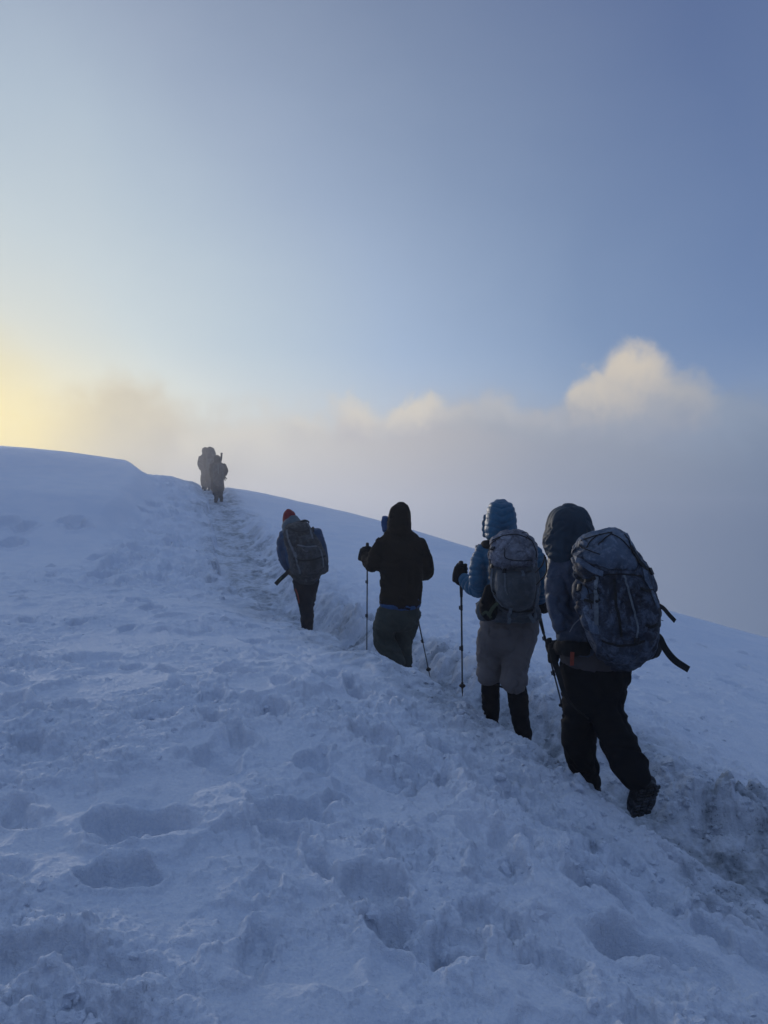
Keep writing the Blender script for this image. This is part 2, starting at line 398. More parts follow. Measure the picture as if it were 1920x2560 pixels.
    patch2 = sstep(-.15, .2, fbm(x * 1.3, y * 1.3, 75, 3))
    ang = R(-58); rx = x * math.cos(ang) + y * math.sin(ang); ry = -x * math.sin(ang) + y * math.cos(ang)
    rr_ = rough * away * np.where(t > 1.5, .35, 1.0)
    z = z + rr_ * sstep(40, 10, r) * (1.0 * (.029 * plates(x * .95, y * .95, 101, .045) + .022 * plates(x * 2.1 + 5, y * 2.1, 105, .05) * patch2))
    z = z + rr_ * nearf * (.017 * plates(x * 4.3, y * 4.3, 109, .07) * patch + .011 * plates(x * 9, y * 9, 113, .09) * patch2)
    z = z + rr_ * nearf * (.014 * fbm(x * 3.1, y * 3.1, 42, 3, .45) + .012 * np.abs(fbm(x * 6.5, y * 6.5, 47, 4, .6)) * (.25 + patch))
    # furrows and ledges running with the trail on the near shoulder
    fz_ = np.exp(-((t + 1.25) / .75) ** 2) * sstep(9, 6, y)
    st = s_ + .25 * gnoise(x * 1.5, y * 1.5, 16); tw = t + .12 * gnoise(x * 2.2, y * 2.2, 17)
    z = z + fz_ * (.04 * fbm(tw * 2.6, st * 1.0, 18, 2, .45) + .035 * plates(tw * 2.0, st * .9, 135, .09) - .02)
    z = z + fz_ * .024 * np.abs(fbm(tw * 5, st * 3, 19, 2, .5))
    rp = fbm(rx * 2.2 + .3 * gnoise(x * 2, y * 2, 8), ry * 9, 44, 3, .5)
    z = z + nearf * away * (.006 + .018 * sstep(0, 1.5, t)) * rp
    z = z + sstep(34, 12, r) * sstep(1.0, 2.5, t) * .016 * fbm(rx * 1.1, ry * 5, 48, 3)
    # crumbled snow: heavy on both shoulders, scattered elsewhere on the near bank
    cr = np.exp(-((at_ - np.where(left, .56, .64)) / np.where(left, .24, .42)) ** 2) + .14 * patch * sstep(-5, -.8, t) * sstep(3, 8, 13 - r)
    cr = np.where(left, np.where(y > 5, .42, .55), 1.0) * np.clip(cr, 0, 1) * sstep(34, 8, r) * (.25 + .75 * sstep(-.2, .2, fbm(x * 1.7, y * 1.7, 71, 2)))
    lx = x + .03 * fbm(x * 9, y * 9, 85, 3); ly = y + .03 * fbm(x * 9, y * 9, 86, 3)
    z = z + cr * (.085 * blocks(lx * 4.2, ly * 4.2, 81) * sstep(-.1, .2, gnoise(x * 1.4, y * 1.4, 88)) + .085 * lumps(lx * 5.0, ly * 5.0, 80, .5) + .022 * lumps(lx * 12, ly * 12, 79, .5) + .018 * blocks(lx * 9, ly * 9, 82) + .012 * blocks(lx * 19, ly * 19, 83) - .045)
    z = z + cr * .016 * fbm(x * 12, y * 12, 84, 3, .5)
    z = z + nf2 * patch * rough * .012 * blocks(lx * 17, ly * 17, 87) * sstep(0, .25, gnoise(x * 2.3, y * 2.3, 89))
    # steps worn across the middle distance
    mid = sstep(9, 12, y) * sstep(30, 24, y) * np.exp(-((t + 1.5) / 1.9) ** 2)
    z = z + mid * (1 - .9 * lh) * (.10 * fbm(x * 1.9, y * 1.5, 50, 4, .6) + .05 * plates(x * 1.4, y * 1.1, 121, .06) + .03 * plates(x * 3.1, y * 2.6, 125, .06)) * away
    z = z + np.exp(-((t - 1.0) / .9) ** 2) * sstep(6, 9, y) * sstep(29, 20, y) * (.08 * fbm(x * 2.2, y * 1.8, 52, 4, .6) + .02 * plates(x * 2.5, y * 2.1, 131, .06))
    return z, dirt

def build_ground():
    c1 = np.linspace(-30.5, 30.5, 860)
    c2 = np.linspace(30.5, 329.5, 170)[1:-1]
    azs = np.radians(np.concatenate([c1, c2]))
    rad = np.concatenate([[0.05], np.geomspace(.4, 1.75, 24)[:-1], np.geomspace(1.75, 12, 860)[:-1], np.geomspace(12, 38, 330)[:-1], np.geomspace(38, 125, 50)])
    A_, R_ = np.meshgrid(azs, rad)
    X = R_ * np.sin(A_); Y = R_ * np.cos(A_)
    sh = X.shape
    Z, D = height(X.ravel(), Y.ravel())
    co = np.column_stack([X.ravel(), Y.ravel(), Z])
    nr, nc = sh
    i = np.arange(nr - 1)[:, None] * nc; j = np.arange(nc)[None, :]; j2 = (j + 1) % nc
    quads = np.stack([i + j, i + j2, i + nc + j2, i + nc + j], -1).reshape(-1, 4)[:, ::-1]
    me = bpy.data.meshes.new('snow_ground')
    me.vertices.add(len(co)); me.vertices.foreach_set('co', co.ravel())
    me.loops.add(quads.size); me.loops.foreach_set('vertex_index', quads.ravel().astype(np.int32))
    me.polygons.add(len(quads)); me.polygons.foreach_set('loop_start', np.arange(0, quads.size, 4, dtype=np.int32))
    me.update(calc_edges=True)
    me.polygons.foreach_set('use_smooth', np.ones(len(quads), bool))
    no = np.empty(len(co) * 3); me.vertices.foreach_get('normal', no); no = no.reshape(-1, 3)
    r = np.hypot(co[:, 0], co[:, 1]); m = (r < 14) & (r > 1.7) & (np.abs(np.degrees(np.arctan2(co[:, 0], co[:, 1]))) < 31)
    q = co[m]; qr = r[m]; fa = sstep(14, 8, qr); pt = .45 + .9 * sstep(-.12, .22, fbm(q[:, 0] * .75, q[:, 1] * .75, 70, 3))
    q1 = q + .02 * gnoise3(q * 9, 301)[:, None]
    dd = .012 * (np.abs(gnoise3(q1 * 11, 302)) - .2) + .0095 * gnoise3(q1 * 21, 303) + .009 * gnoise3(q1 * 44, 304) * sstep(10, 5, qr) + .0045 * gnoise3(q1 * 88, 305) * sstep(6, 3, qr)
    co[m] += no[m] * (dd * fa * pt)[:, None]
    me.vertices.foreach_set('co', co.ravel()); me.update()
    a = me.attributes.new('dirt', 'FLOAT', 'POINT'); a.data.foreach_set('value', D.astype(np.float32))
    o = bpy.data.objects.new('ground', me); C.objects.link(o)
    o['kind'] = 'structure'
    return o

def snow_material():
    m = bpy.data.materials.new('snow'); m.use_nodes = True
    t = NT(m.node_tree); b = t.n['Principled BSDF']
    pos = t.new('ShaderNodeNewGeometry').outputs['Position']
    d = t.new('ShaderNodeAttribute', attribute_name='dirt').outputs['Fac']
    n1 = t.noise(pos, 1.6, 4, .6); n2 = t.noise(pos, 9, 5, .65); n3 = t.noise(pos, 60, 4, .7)
    col = t.mix(t.mapr(n1, .35, .65), (.80, .84, .90), (.86, .88, .92))
    col = t.mix(t.mapr(t.noise(pos, 70, 4, .7), .3, .7), t.vm('MULTIPLY', col, (.86, .89, .94)), col)
    dm = t.m('MULTIPLY', d, t.mapr(n2, .32, .62, .3, 1.0), clamp=True)
    col = t.mix(dm, col, (.23, .265, .30))
    speck = t.m('MULTIPLY', t.m('MULTIPLY', t.mapr(n3, .57, .66), t.mapr(n2, .45, .62)), t.mapr(d, .15, .6))
    col = t.mix(speck, col, (.05, .05, .055))
    t.put(b.inputs['Base Color'], col)
    b.inputs['Roughness'].default_value = .62
    b.inputs['Specular IOR Level'].default_value = .3
    bn = t.new('ShaderNodeBump'); bn.inputs['Strength'].default_value = .85; bn.inputs['Distance'].default_value = .016
    hgt = t.m('ADD', t.noise(pos, 55, 5, .65), t.m('MULTIPLY', t.noise(pos, 210, 3, .6), .35))
    t.put(bn.inputs['Height'], hgt)
    t.l.new(bn.outputs[0], b.inputs['Normal'])
    return m
SNOW = snow_material()
ground = build_ground(); ground.data.materials.append(SNOW)

def snow_chunks():
    """loose crumbs of snow thrown up along the trench and over the trodden bank"""
    r_ = np.random.RandomState(11)
    bm = bmesh.new(); bmesh.ops.create_icosphere(bm, subdivisions=2, radius=1)
    base = np.array([v.co[:] for v in bm.verts]); tri = np.array([[v.index for v in f.verts] for f in bm.faces]); bm.free()
    var = []
    for k in range(8):
        q = base * (1 + .9 * gnoise3(base * 1.1 + k, 200 + k)[:, None] + .6 * gnoise3(base * 2.3, 230 + k)[:, None])
        var.append(q * np.array([1, .85, .7]))
    N = 3000
    i = r_.randint(0, len(CL) - 2, N * 3); w_ = np.where(CL[i, 1] < 9, 1.0, .35)
    i = i[(r_.rand(len(i)) < w_) & (CL[i, 1] > 1) & (CL[i, 1] < 22)][:N]
    d = CL[i + 1] - CL[i]; L = np.hypot(d[:, 0], d[:, 1]); nx, ny = d[:, 1] / L, -d[:, 0] / L
    off = np.where(r_.rand(len(i)) < .5, -1, 1) * (.36 + np.abs(r_.normal(0, .26, len(i))))
    off = np.where(off < 0, off * 1.05, off)
    X = CL[i, 0] + nx * off + r_.uniform(-.1, .1, len(i)); Y = CL[i, 1] + ny * off + r_.uniform(-.1, .1, len(i))
    n2 = 3000
    Y2 = 1.7 + 7 * r_.rand(n2) ** 1.3; X2 = r_.uniform(-.6, .5, n2) * Y2
    keep = fbm(X2 * .75, Y2 * .75, 70, 3) > .02
    X = np.concatenate([X, X2[keep]]); Y = np.concatenate([Y, Y2[keep]])
    Z, Dr = height(X, Y)
    n = len(X); sz = .005 + .026 * r_.rand(n) ** 4; sz[r_.rand(n) < .02] *= 2.2
    V = []; T = []; nb = len(base)
    for k in range(n):
        a = r_.rand(3) * 6.28; Mx = np.array(Quaternion((math.cos(a[0]), math.sin(a[0]) * math.cos(a[1]), math.sin(a[0]) * math.sin(a[1]) * .8, math.sin(a[0]) * math.sin(a[1]) * .6)).normalized().to_matrix())
        V.append(var[k % 8] @ Mx * sz[k] + (X[k], Y[k], Z[k] - sz[k] * .25)); T.append(tri + k * nb)
    V = np.concatenate(V); T = np.concatenate(T)
    me = bpy.data.meshes.new('snow_crumbs'); me.vertices.add(len(V)); me.vertices.foreach_set('co', V.ravel())
    me.loops.add(T.size); me.loops.foreach_set('vertex_index', T.ravel().astype(np.int32))
    me.polygons.add(len(T)); me.polygons.foreach_set('loop_start', np.arange(0, T.size, 3, dtype=np.int32)); me.update(calc_edges=True)
    me.polygons.foreach_set('use_smooth', np.zeros(len(T), bool)); me.materials.append(SNOW)
    at2 = me.attributes.new('dirt', 'FLOAT', 'POINT'); at2.data.foreach_set('value', np.repeat(Dr * .9, nb).astype(np.float32))
    o = bpy.data.objects.new('snow_crumbs', me); C.objects.link(o); o['kind'] = 'stuff'; o['label'] = 'loose crumbs of snow along the trodden trench'; o['category'] = 'snow crumbs'
# ------------------------------------------------------------------ helpers for shaped bodies, cloth and straps
from mathutils.bvhtree import BVHTree
def fbm3(p, seed=0, o=3, rough=.5):
    s = 0; a = 1
    for k in range(o):
        s = s + a * gnoise3(p, seed + k * 13); p = p * 2.03 + 1.7; a *= rough
    return s

def ring_loft(bm, rings, n=22, power=2.3):
    """rings: (centre, half axis a, half axis b); closed at both ends with a small dome"""
    def ring(c, a, b):
        out = []
        for k in range(n):
            t = 2 * math.pi * k / n
            ct, st = math.cos(t), math.sin(t)
            e = 2 / power
            out.append(bm.verts.new(c + a * (math.copysign(abs(ct) ** e, ct)) + b * (math.copysign(abs(st) ** e, st))))
        return out
    def dome(c0, c1, a, b):
        d = (c1 - c0).normalized(); h = min(a.length, b.length)
        return [(c1 + d * h * .28, a * .82, b * .82), (c1 + d * h * .42, a * .45, b * .45)]
    R0 = list(rings)
    full = list(reversed(dome(R0[1][0], R0[0][0], R0[0][1], R0[0][2]))) + R0 + dome(R0[-2][0], R0[-1][0], R0[-1][1], R0[-1][2])
    rs_ = [ring(*r) for r in full]
    for r0, r1 in zip(rs_, rs_[1:]):
        for k in range(n):
            bm.faces.new((r0[k], r0[(k + 1) % n], r1[(k + 1) % n], r1[k]))
    for r, (c, a, b) in ((rs_[0], full[0]), (rs_[-1], full[-1])):
        cv = bm.verts.new(c)
        for k in range(n):
            try: bm.faces.new((r[k], r[(k + 1) % n], cv))
            except ValueError: pass
def spl(P, k=4):
    """smooth a list of equal-length tuples of numbers / vectors"""
    P = [tuple(x for x in p) for p in P]
    A_ = np.array([[*p] for p in P], float)
    Q = np.vstack([2 * A_[0] - A_[1], A_, 2 * A_[-1] - A_[-2]]); out = []
    for i in range(1, len(Q) - 2):
        for j in range(k):
            t = j / k; p0, p1, p2, p3 = Q[i - 1:i + 3]
            out.append(.5 * (2 * p1 + (p2 - p0) * t + (2 * p0 - 5 * p1 + 4 * p2 - p3) * t * t + (3 * p1 - p0 - 3 * p2 + p3) * t ** 3))
    out.append(A_[-1]); return out
def rows(bm, L, Y0, scale=1.0, yaw=0.0, power=2.3, k=4):
    """stack of level sections; L: (v, u left, u right, half depth in m, shift in depth)"""
    rg = []
    for v, ul, ur, dep, dy in spl(L, k):
        Y = Y0 + dy
        c = at((ul + ur) / 2, v, Y); rx = max(.006, (ur - ul) / 2 * Y / F) * scale
        rg.append((c, Vector((rx * math.cos(yaw), rx * math.sin(yaw), 0)), Vector((-math.sin(yaw), math.cos(yaw), 0)) * max(.005, dep * scale)))
    ring_loft(bm, rg, power=power)
def limb(bm, L, scale=1.0, k=4, flat=1.0, world=False, n=18):
    """tube through (u, v, Y, radius in m)"""
    P = spl(L, k)
    pts = [(Vector(p[:3]) if world else at(p[0], p[1], p[2])) for p in P]
    rg = []
    ref = Vector((0, 1, 0))
    for i, p in enumerate(pts):
        t = (pts[min(i + 1, len(pts) - 1)] - pts[max(i - 1, 0)]).normalized()
        a = t.cross(ref)
        if a.length < .2: a = t.cross(Vector((1, 0, 0)))
        a.normalize(); b = a.cross(t).normalized()
        r = max(.001, P[i][3]) * scale
        rg.append((p, a * r, b * r * flat))
    ring_loft(bm, rg, n=n, power=2.05)
def ball(bm, c, r, sx=1, sy=1, sz=1, rot=None):
    M = Matrix.Translation(c) @ (rot.to_matrix().to_4x4() if rot else Matrix.Identity(4)) @ Matrix.Diagonal((r * sx, r * sy, r * sz, 1))
    bmesh.ops.create_icosphere(bm, subdivisions=3, radius=1, matrix=M)
def box(bm, c, s, rot=None, bev=.0):
    M = Matrix.Translation(c) @ (rot.to_4x4() if rot else Matrix.Identity(4)) @ Matrix.Diagonal((*s, 1))
    g = bmesh.ops.create_cube(bm, size=1, matrix=M)
    if bev:
        es = list({e for v in g['verts'] for e in v.link_edges})
        bmesh.ops.bevel(bm, geom=es, offset=bev, segments=2, affect='EDGES', profile=.6)
def emit(name, bm, mat, parent=None, smooth=True, label=None):
    me = bpy.data.meshes.new(name)
    bmesh.ops.recalc_face_normals(bm, faces=bm.faces[:])
    bm.to_mesh(me); bm.free()
    o = bpy.data.objects.new(name, me); C.objects.link(o)
    me.materials.append(mat)
    if smooth: me.polygons.foreach_set('use_smooth', np.ones(len(me.polygons), bool))
    if parent:
        o.parent = parent; o.matrix_parent_inverse = parent.matrix_world.inverted() if False else Matrix.Translation(-parent.location)
    if label: o['label'] = label
    return o
def cloth(name, bm, mat, parent, voxel=.012, sm=5, disp=None, label=None):
    """merge overlapping shapes into one continuous surface, relax it, push folds into it"""
    me = bpy.data.meshes.new('raw'); bmesh.ops.recalc_face_normals(bm, faces=bm.faces[:]); bm.to_mesh(me); bm.free()
    tmp = bpy.data.objects.new('raw', me); C.objects.link(tmp)
    r = tmp.modifiers.new('r', 'REMESH'); r.mode = 'VOXEL'; r.voxel_size = voxel; r.use_smooth_shade = True
    if sm: s = tmp.modifiers.new('s', 'SMOOTH'); s.iterations = sm; s.factor = .5
    dg = bpy.context.evaluated_depsgraph_get(); dg.update()
    m2 = bpy.data.meshes.new_from_object(tmp.evaluated_get(dg))
    bpy.data.objects.remove(tmp); bpy.data.meshes.remove(me)
    m2.name = name
    if disp and len(m2.vertices):
        co = np.empty(len(m2.vertices) * 3); m2.vertices.foreach_get('co', co); co = co.reshape(-1, 3)
        no = np.empty(len(m2.vertices) * 3); m2.vertices.foreach_get('normal', no) ; no = no.reshape(-1, 3)
        co = co + no * disp(co)[:, None]
        m2.vertices.foreach_set('co', co.ravel()); m2.update()
    m2.materials.clear(); m2.materials.append(mat)
    m2.polygons.foreach_set('use_smooth', np.ones(len(m2.polygons), bool))
    o = bpy.data.objects.new(name, m2); C.objects.link(o)
    o.parent = parent; o.matrix_parent_inverse = Matrix.Translation(-parent.location)
    if label: o['label'] = label
    return o
CREASE = 1.4
def creases(amp=.008, seed=0, sc=1.0, horiz=1.0, vert=.6):
    def f(co):
        w_ = .12 * np.column_stack([gnoise3(co * 4 * sc, seed + i) for i in (50, 51, 52)])
        q = co + w_
        h = q @ np.array([[1, 0, .35], [0, 1, 0], [-.25, 0, 1]])
        a = 1 - 2.2 * np.abs(fbm3(h * np.array([3.2, 3.2, 10]) * sc, seed, 2))
        b = 1 - 2.2 * np.abs(fbm3(q * np.array([9, 9, 2.2]) * sc, seed + 9, 2))
        c = fbm3(q * 26 * sc, seed + 20, 2)
        mask = .35 + .65 * sstep(-.2, .3, gnoise3(co * 3.1 * sc, seed + 33))
        n1 = fbm3(h * np.array([3.6, 3.6, 8]) * sc, seed + 61, 2); n2 = fbm3(q * np.array([7, 7, 3]) * sc, seed + 67, 2)
        val = -.9 * np.exp(-(n1 / .055) ** 2) * mask - .6 * np.exp(-(n2 / .05) ** 2) * (1.1 - mask)
        return amp * CREASE * (val + horiz * a * mask + vert * b * (1.2 - mask) + .18 * c - .3)
    return f
def segs_param(co, pts):
    best = np.full(len(co), 1e9); s = np.zeros(len(co)); acc = 0
    for a, b in zip(pts, pts[1:]):
        a = np.array(a); b = np.array(b); e = b - a; L = np.linalg.norm(e)
        k = np.clip((co - a) @ e / (L * L), 0, 1); d = np.linalg.norm(co - a - k[:, None] * e, axis=1)
        m = d < best; best[m] = d[m]; s[m] = (acc + k * L)[m]; acc += L
    return s, best
def ribbon(name, pts, nrm, width, mat, parent, thick=.002, k=5, label=None, taper=None):
    P = spl([(*p, *n) for p, n in zip(pts, nrm)], k) if len(pts) > 2 else [(*p, *n) for p, n in zip(pts, nrm)]
    bm = bmesh.new(); prev = None
    for i, p in enumerate(P):
        c = Vector(p[:3]); n = Vector(p[3:]).normalized()
        t = Vector(P[min(i + 1, len(P) - 1)][:3]) - Vector(P[max(i - 1, 0)][:3])
        w_ = width * (taper(i / (len(P) - 1)) if taper else 1)
        sdir = t.cross(n).normalized() * w_ / 2
        q = [bm.verts.new(c + sdir + n * thick / 2), bm.verts.new(c - sdir + n * thick / 2), bm.verts.new(c - sdir - n * thick / 2), bm.verts.new(c + sdir - n * thick / 2)]
        if prev:
            for j in range(4): bm.faces.new((prev[j], prev[(j + 1) % 4], q[(j + 1) % 4], q[j]))
        else: bm.faces.new(q[::-1])
        prev = q
    bm.faces.new(prev)
    return emit(name, bm, mat, parent, smooth=False, label=label)
class Surf:
    """finds the point of a finished surface seen at a pixel, so that straps lie on it"""
    def __init__(s, objs):
        V = []; Pg = []
        for o in objs:
            b = len(V); off = o.matrix_local.translation if False else Vector((0, 0, 0))
            V += [v.co.copy() for v in o.data.vertices]
            Pg += [[i + b for i in p.vertices] for p in o.data.polygons]
        s.t = BVHTree.FromPolygons(V, Pg)
    def on(s, u, v, lift=.003):
        d = at(u, v, 1.0).normalized()
        h = s.t.ray_cast(Vector((0, 0, 0)), d)
        if h[0] is None:
            h = s.t.find_nearest(at(u, v, s.Y))
        n = h[1]
        if n.dot(d) > 0: n = -n
        return h[0] + n * lift, n
    def strap(s, name, uv, width, mat, parent, lift=.004, thick=.003, k=5, label=None):
        # a strap that follows the surface closely
        uv = spl(uv, 4) if len(uv) > 2 else [tuple(np.array(uv[0]) + (np.array(uv[1]) - np.array(uv[0])) * t) for t in np.linspace(0, 1, 8)]
        hp = [s.on(a, b, lift) for a, b in uv]
        pts = [h[0] for h in hp]; ns = [h[1] for h in hp]
        ns = [(ns[max(i - 1, 0)] + ns[i] + ns[min(i + 1, len(ns) - 1)]) for i in range(len(ns))]
        return ribbon(name, pts, ns, width, mat, parent, thick, 1, label)
    def cord(s, name, uv, r, mat, parent, lift=.004):
        uv = spl(uv, 4) if len(uv) > 2 else [tuple(np.array(uv[0]) + (np.array(uv[1]) - np.array(uv[0])) * t) for t in np.linspace(0, 1, 6)]
        bm = bmesh.new(); limb(bm, [(*s.on(a, b, lift)[0], r) for a, b in uv], world=True, k=1, n=6)
        return emit(name, bm, mat, parent)

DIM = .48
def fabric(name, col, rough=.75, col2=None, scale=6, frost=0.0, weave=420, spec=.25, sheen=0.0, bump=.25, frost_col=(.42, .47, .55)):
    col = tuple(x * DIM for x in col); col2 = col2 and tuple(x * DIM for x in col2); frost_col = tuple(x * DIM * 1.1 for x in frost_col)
    m = bpy.data.materials.new(name); m.use_nodes = True
    t = NT(m.node_tree); b = t.n['Principled BSDF']
    pos = t.new('ShaderNodeTexCoord').outputs['Object']
    c = t.mix(t.mapr(t.noise(pos, scale, 4, .6), .35, .65), col, col2 or tuple(x * .78 for x in col))
    if frost:
        n1 = t.noise(pos, 13, 6, .75, .5); n2 = t.noise(pos, 60, 4, .7)
        f = t.m('MULTIPLY', t.mapr(n1, .44, .62), t.mapr(n2, .30, .62, .25, 1.0))
        c = t.mix(t.m('MULTIPLY', f, frost), c, frost_col)
    t.put(b.inputs['Base Color'], c)
    b.inputs['Roughness'].default_value = rough; b.inputs['Specular IOR Level'].default_value = spec
    if sheen: b.inputs['Sheen Weight'].default_value = sheen
    bn = t.new('ShaderNodeBump'); bn.inputs['Strength'].default_value = bump; bn.inputs['Distance'].default_value = .004
    t.put(bn.inputs['Height'], t.m('ADD', t.noise(pos, 38, 4, .6), t.m('MULTIPLY', t.noise(pos, weave, 2, .5), .15)))
    t.l.new(bn.outputs[0], b.inputs['Normal'])
    return m
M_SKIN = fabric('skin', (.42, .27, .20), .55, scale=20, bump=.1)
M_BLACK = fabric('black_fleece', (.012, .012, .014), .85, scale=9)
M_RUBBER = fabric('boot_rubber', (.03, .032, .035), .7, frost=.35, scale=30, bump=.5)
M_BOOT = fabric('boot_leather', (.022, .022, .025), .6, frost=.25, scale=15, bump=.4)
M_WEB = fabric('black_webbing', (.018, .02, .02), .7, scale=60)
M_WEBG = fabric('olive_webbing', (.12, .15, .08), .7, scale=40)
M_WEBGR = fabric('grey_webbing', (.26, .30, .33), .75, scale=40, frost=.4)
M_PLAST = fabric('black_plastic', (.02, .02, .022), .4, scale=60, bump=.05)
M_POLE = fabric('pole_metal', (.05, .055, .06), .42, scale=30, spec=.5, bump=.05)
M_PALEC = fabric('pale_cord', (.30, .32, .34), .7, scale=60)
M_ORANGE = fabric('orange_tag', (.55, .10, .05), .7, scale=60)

def person(label, x, y, group=None):
    e = bpy.data.objects.new('person', None); C.objects.link(e)
    z = height(np.array([x]), np.array([y]))[0][0]
    e.location = (x, y, float(z)); e['label'] = label; e['category'] = 'person'
    if group: e['group'] = group
    e.empty_display_size = .2
    return e
def item(name, label, cat, loc, group=None):
    e = bpy.data.objects.new(name, None); C.objects.link(e); e.location = loc
    e['label'] = label; e['category'] = cat; e.empty_display_size = .1
    if group: e['group'] = group
    return e
def floor_z(x, y): return float(height(np.array([x]), np.array([y]))[0][0])

def face(bm, c, r, yaw):
    """head with brow, nose, mouth, chin and ears, looking along yaw"""
    f = Vector((math.sin(yaw), math.cos(yaw), 0)); s_ = Vector((f.y, -f.x, 0)); up = Vector((0, 0, 1))
    q = Quaternion((0, 0, 1), -yaw)
    ball(bm, c + up * r * .12, r, .86, .98, 1.02, q)
    ball(bm, c + f * r * .28 - up * r * .48, r * .70, .84, .86, .86, q)
    ball(bm, c + f * r * .82 - up * r * .92, r * .25, 1.1, .8, .8, q)              # chin
    ball(bm, c + f * r * .92 + up * r * .20, r * .20, 2.6, .7, .6, q)              # brow
    ball(bm, c + f * r * 1.04 - up * r * .12, r * .13, .8, 1, 1.9, q)              # nose bridge
    ball(bm, c + f * r * 1.14 - up * r * .30, r * .16, 1.1, 1, .8, q)              # nose tip
    ball(bm, c + f * r * .93 - up * r * .56, r * .13, 2.0, .8, .45, q)             # upper lip
    ball(bm, c + f * r * .90 - up * r * .67, r * .13, 1.8, .8, .45, q)             # lower lip
    for k in (-1, 1):
        ball(bm, c + s_ * k * r * .86 - up * r * .08, r * .24, .35, .7, 1.2, q)    # ears
        ball(bm, c + f * r * .72 + s_ * k * r * .42 - up * r * .30, r * .26, 1, .7, .8, q)   # cheeks
def eyes(c, r, yaw, parent):
    f = Vector((math.sin(yaw), math.cos(yaw), 0)); s_ = Vector((f.y, -f.x, 0))
    for k in (-1, 1):
        bm = bmesh.new(); ball(bm, c + f * r * .86 + s_ * k * r * .36 + Vector((0, 0, r * .02)), r * .13)
        emit('eye', bm, M_EYE, parent)
M_EYE = fabric('eye_white', (.5, .5, .48), .2, (.04, .03, .03), scale=60, bump=0)

def glove(grip, axis, back, side, mat, parent, s=1.0, cuff=None):
    """a hand closed round a pole: grip = middle of the fist, axis = up along the pole, back = back of the hand, side = thumb side"""
    axis = axis.normalized(); back = (back - axis * back.dot(axis)).normalized(); th = axis.cross(back).normalized()
    if th.dot(side) < 0: th = -th
    bm = bmesh.new()
    def P(a, b, c): return grip + axis * a * s + back * b * s + th * c * s
    limb(bm, [(*P(.036, .030, -.004), .017 * s), (*P(.0, .036, -.010), .021 * s), (*P(-.036, .030, -.006), .019 * s)], world=True)   # palm
    limb(bm, [(*P(.02, .034, -.012), .026 * s), (*P(-.025, .040, -.022), .027 * s), (*P(-.062, .046, -.020), .030 * s)], world=True)
    for k, (a, r, L) in enumerate([(.036, .0105, 1.0), (.013, .0112, 1.1), (-.011, .0108, 1.05), (-.033, .0095, .88)]):                        # four fingers curled round
        limb(bm, [(*P(a, .034, .006), r * s), (*P(a + .002, .024, .027 * L), r * s), (*P(a + .002, -.004, .032 * L), r * s),
                  (*P(a, -.026 * L, .018), r * .95 * s), (*P(a - .001, -.028 * L, -.004), r * .85 * s)], world=True, n=12)
    limb(bm, [(*P(-.02, .022, -.026), .016 * s), (*P(.012, .006, -.033), .0135 * s), (*P(.042, -.016, -.022), .012 * s), (*P(.052, -.026, -.002), .010 * s)], world=True, n=12)
    if cuff is not None:
        limb(bm, [(*P(-.03, .040, -.018), .030 * s), (*(P(-.05, .045, -.02) * .45 + cuff * .55), .036 * s), (*cuff, .042 * s)], world=True)
    return cloth('glove', bm, mat, parent, voxel=.0045 * s, sm=2, disp=lambda co: .0015 * fbm3(co * 70, 3, 2))

def pole(label, top, tip, group='trekking poles carried by the hikers', rad=.0075, basket=True, tie=None):
    e = item('trekking_pole', label, 'trekking pole', tip, group)
    ax = (top - tip).normalized(); L = (top - tip).length
    def P(f): return tip + ax * f
    bm = bmesh.new(); limb(bm, [(*P(.03), rad * .72), (*P(L * .36), rad * .78)], world=True, n=10, k=1)
    limb(bm, [(*P(L * .35), rad * .9), (*P(L * .66), rad * .9)], world=True, n=10, k=1)
    limb(bm, [(*P(L * .65), rad * 1.05), (*P(L - .12), rad * 1.05)], world=True, n=10, k=1)
    emit('shaft', bm, M_POLE, e)
    bm = bmesh.new(); limb(bm, [(*P(0), rad * .3), (*P(.05), rad * .8)], world=True, n=8, k=1); emit('tip', bm, M_PLAST, e)
    bm = bmesh.new(); limb(bm, [(*P(L - .26), rad * 1.35), (*P(L - .13), rad * 1.9), (*P(L - .05), rad * 1.7), (*P(L - .02), rad * 2.3), (*P(L), rad * 2.1)], world=True, n=12); emit('grip', bm, M_PLAST, e)
    a = ax.cross(Vector((0, 1, 0))).normalized(); rt = Matrix((a, a.cross(ax) * -1, ax)).transposed()
    for f in (.355, .655):
        bm = bmesh.new(); limb(bm, [(*P(L * f - .018), rad * 1.25), (*P(L * f + .018), rad * 1.25)], world=True, n=10, k=1)
        box(bm, P(L * f) + a * rad * 1.9 * (1 if f < .5 else 1), (rad * 1.1, rad * 1.2, .028), rt, .002)
        emit('lock', bm, M_PLAST, e)
    if basket:
        bm = bmesh.new(); limb(bm, [(*P(.075), .024), (*P(.080), .024)], world=True, n=12, k=1); limb(bm, [(*P(.06), rad * 1.2), (*P(.10), rad * 1.2)], world=True, n=8, k=1)
        emit('basket', bm, M_PLAST, e)
    return e

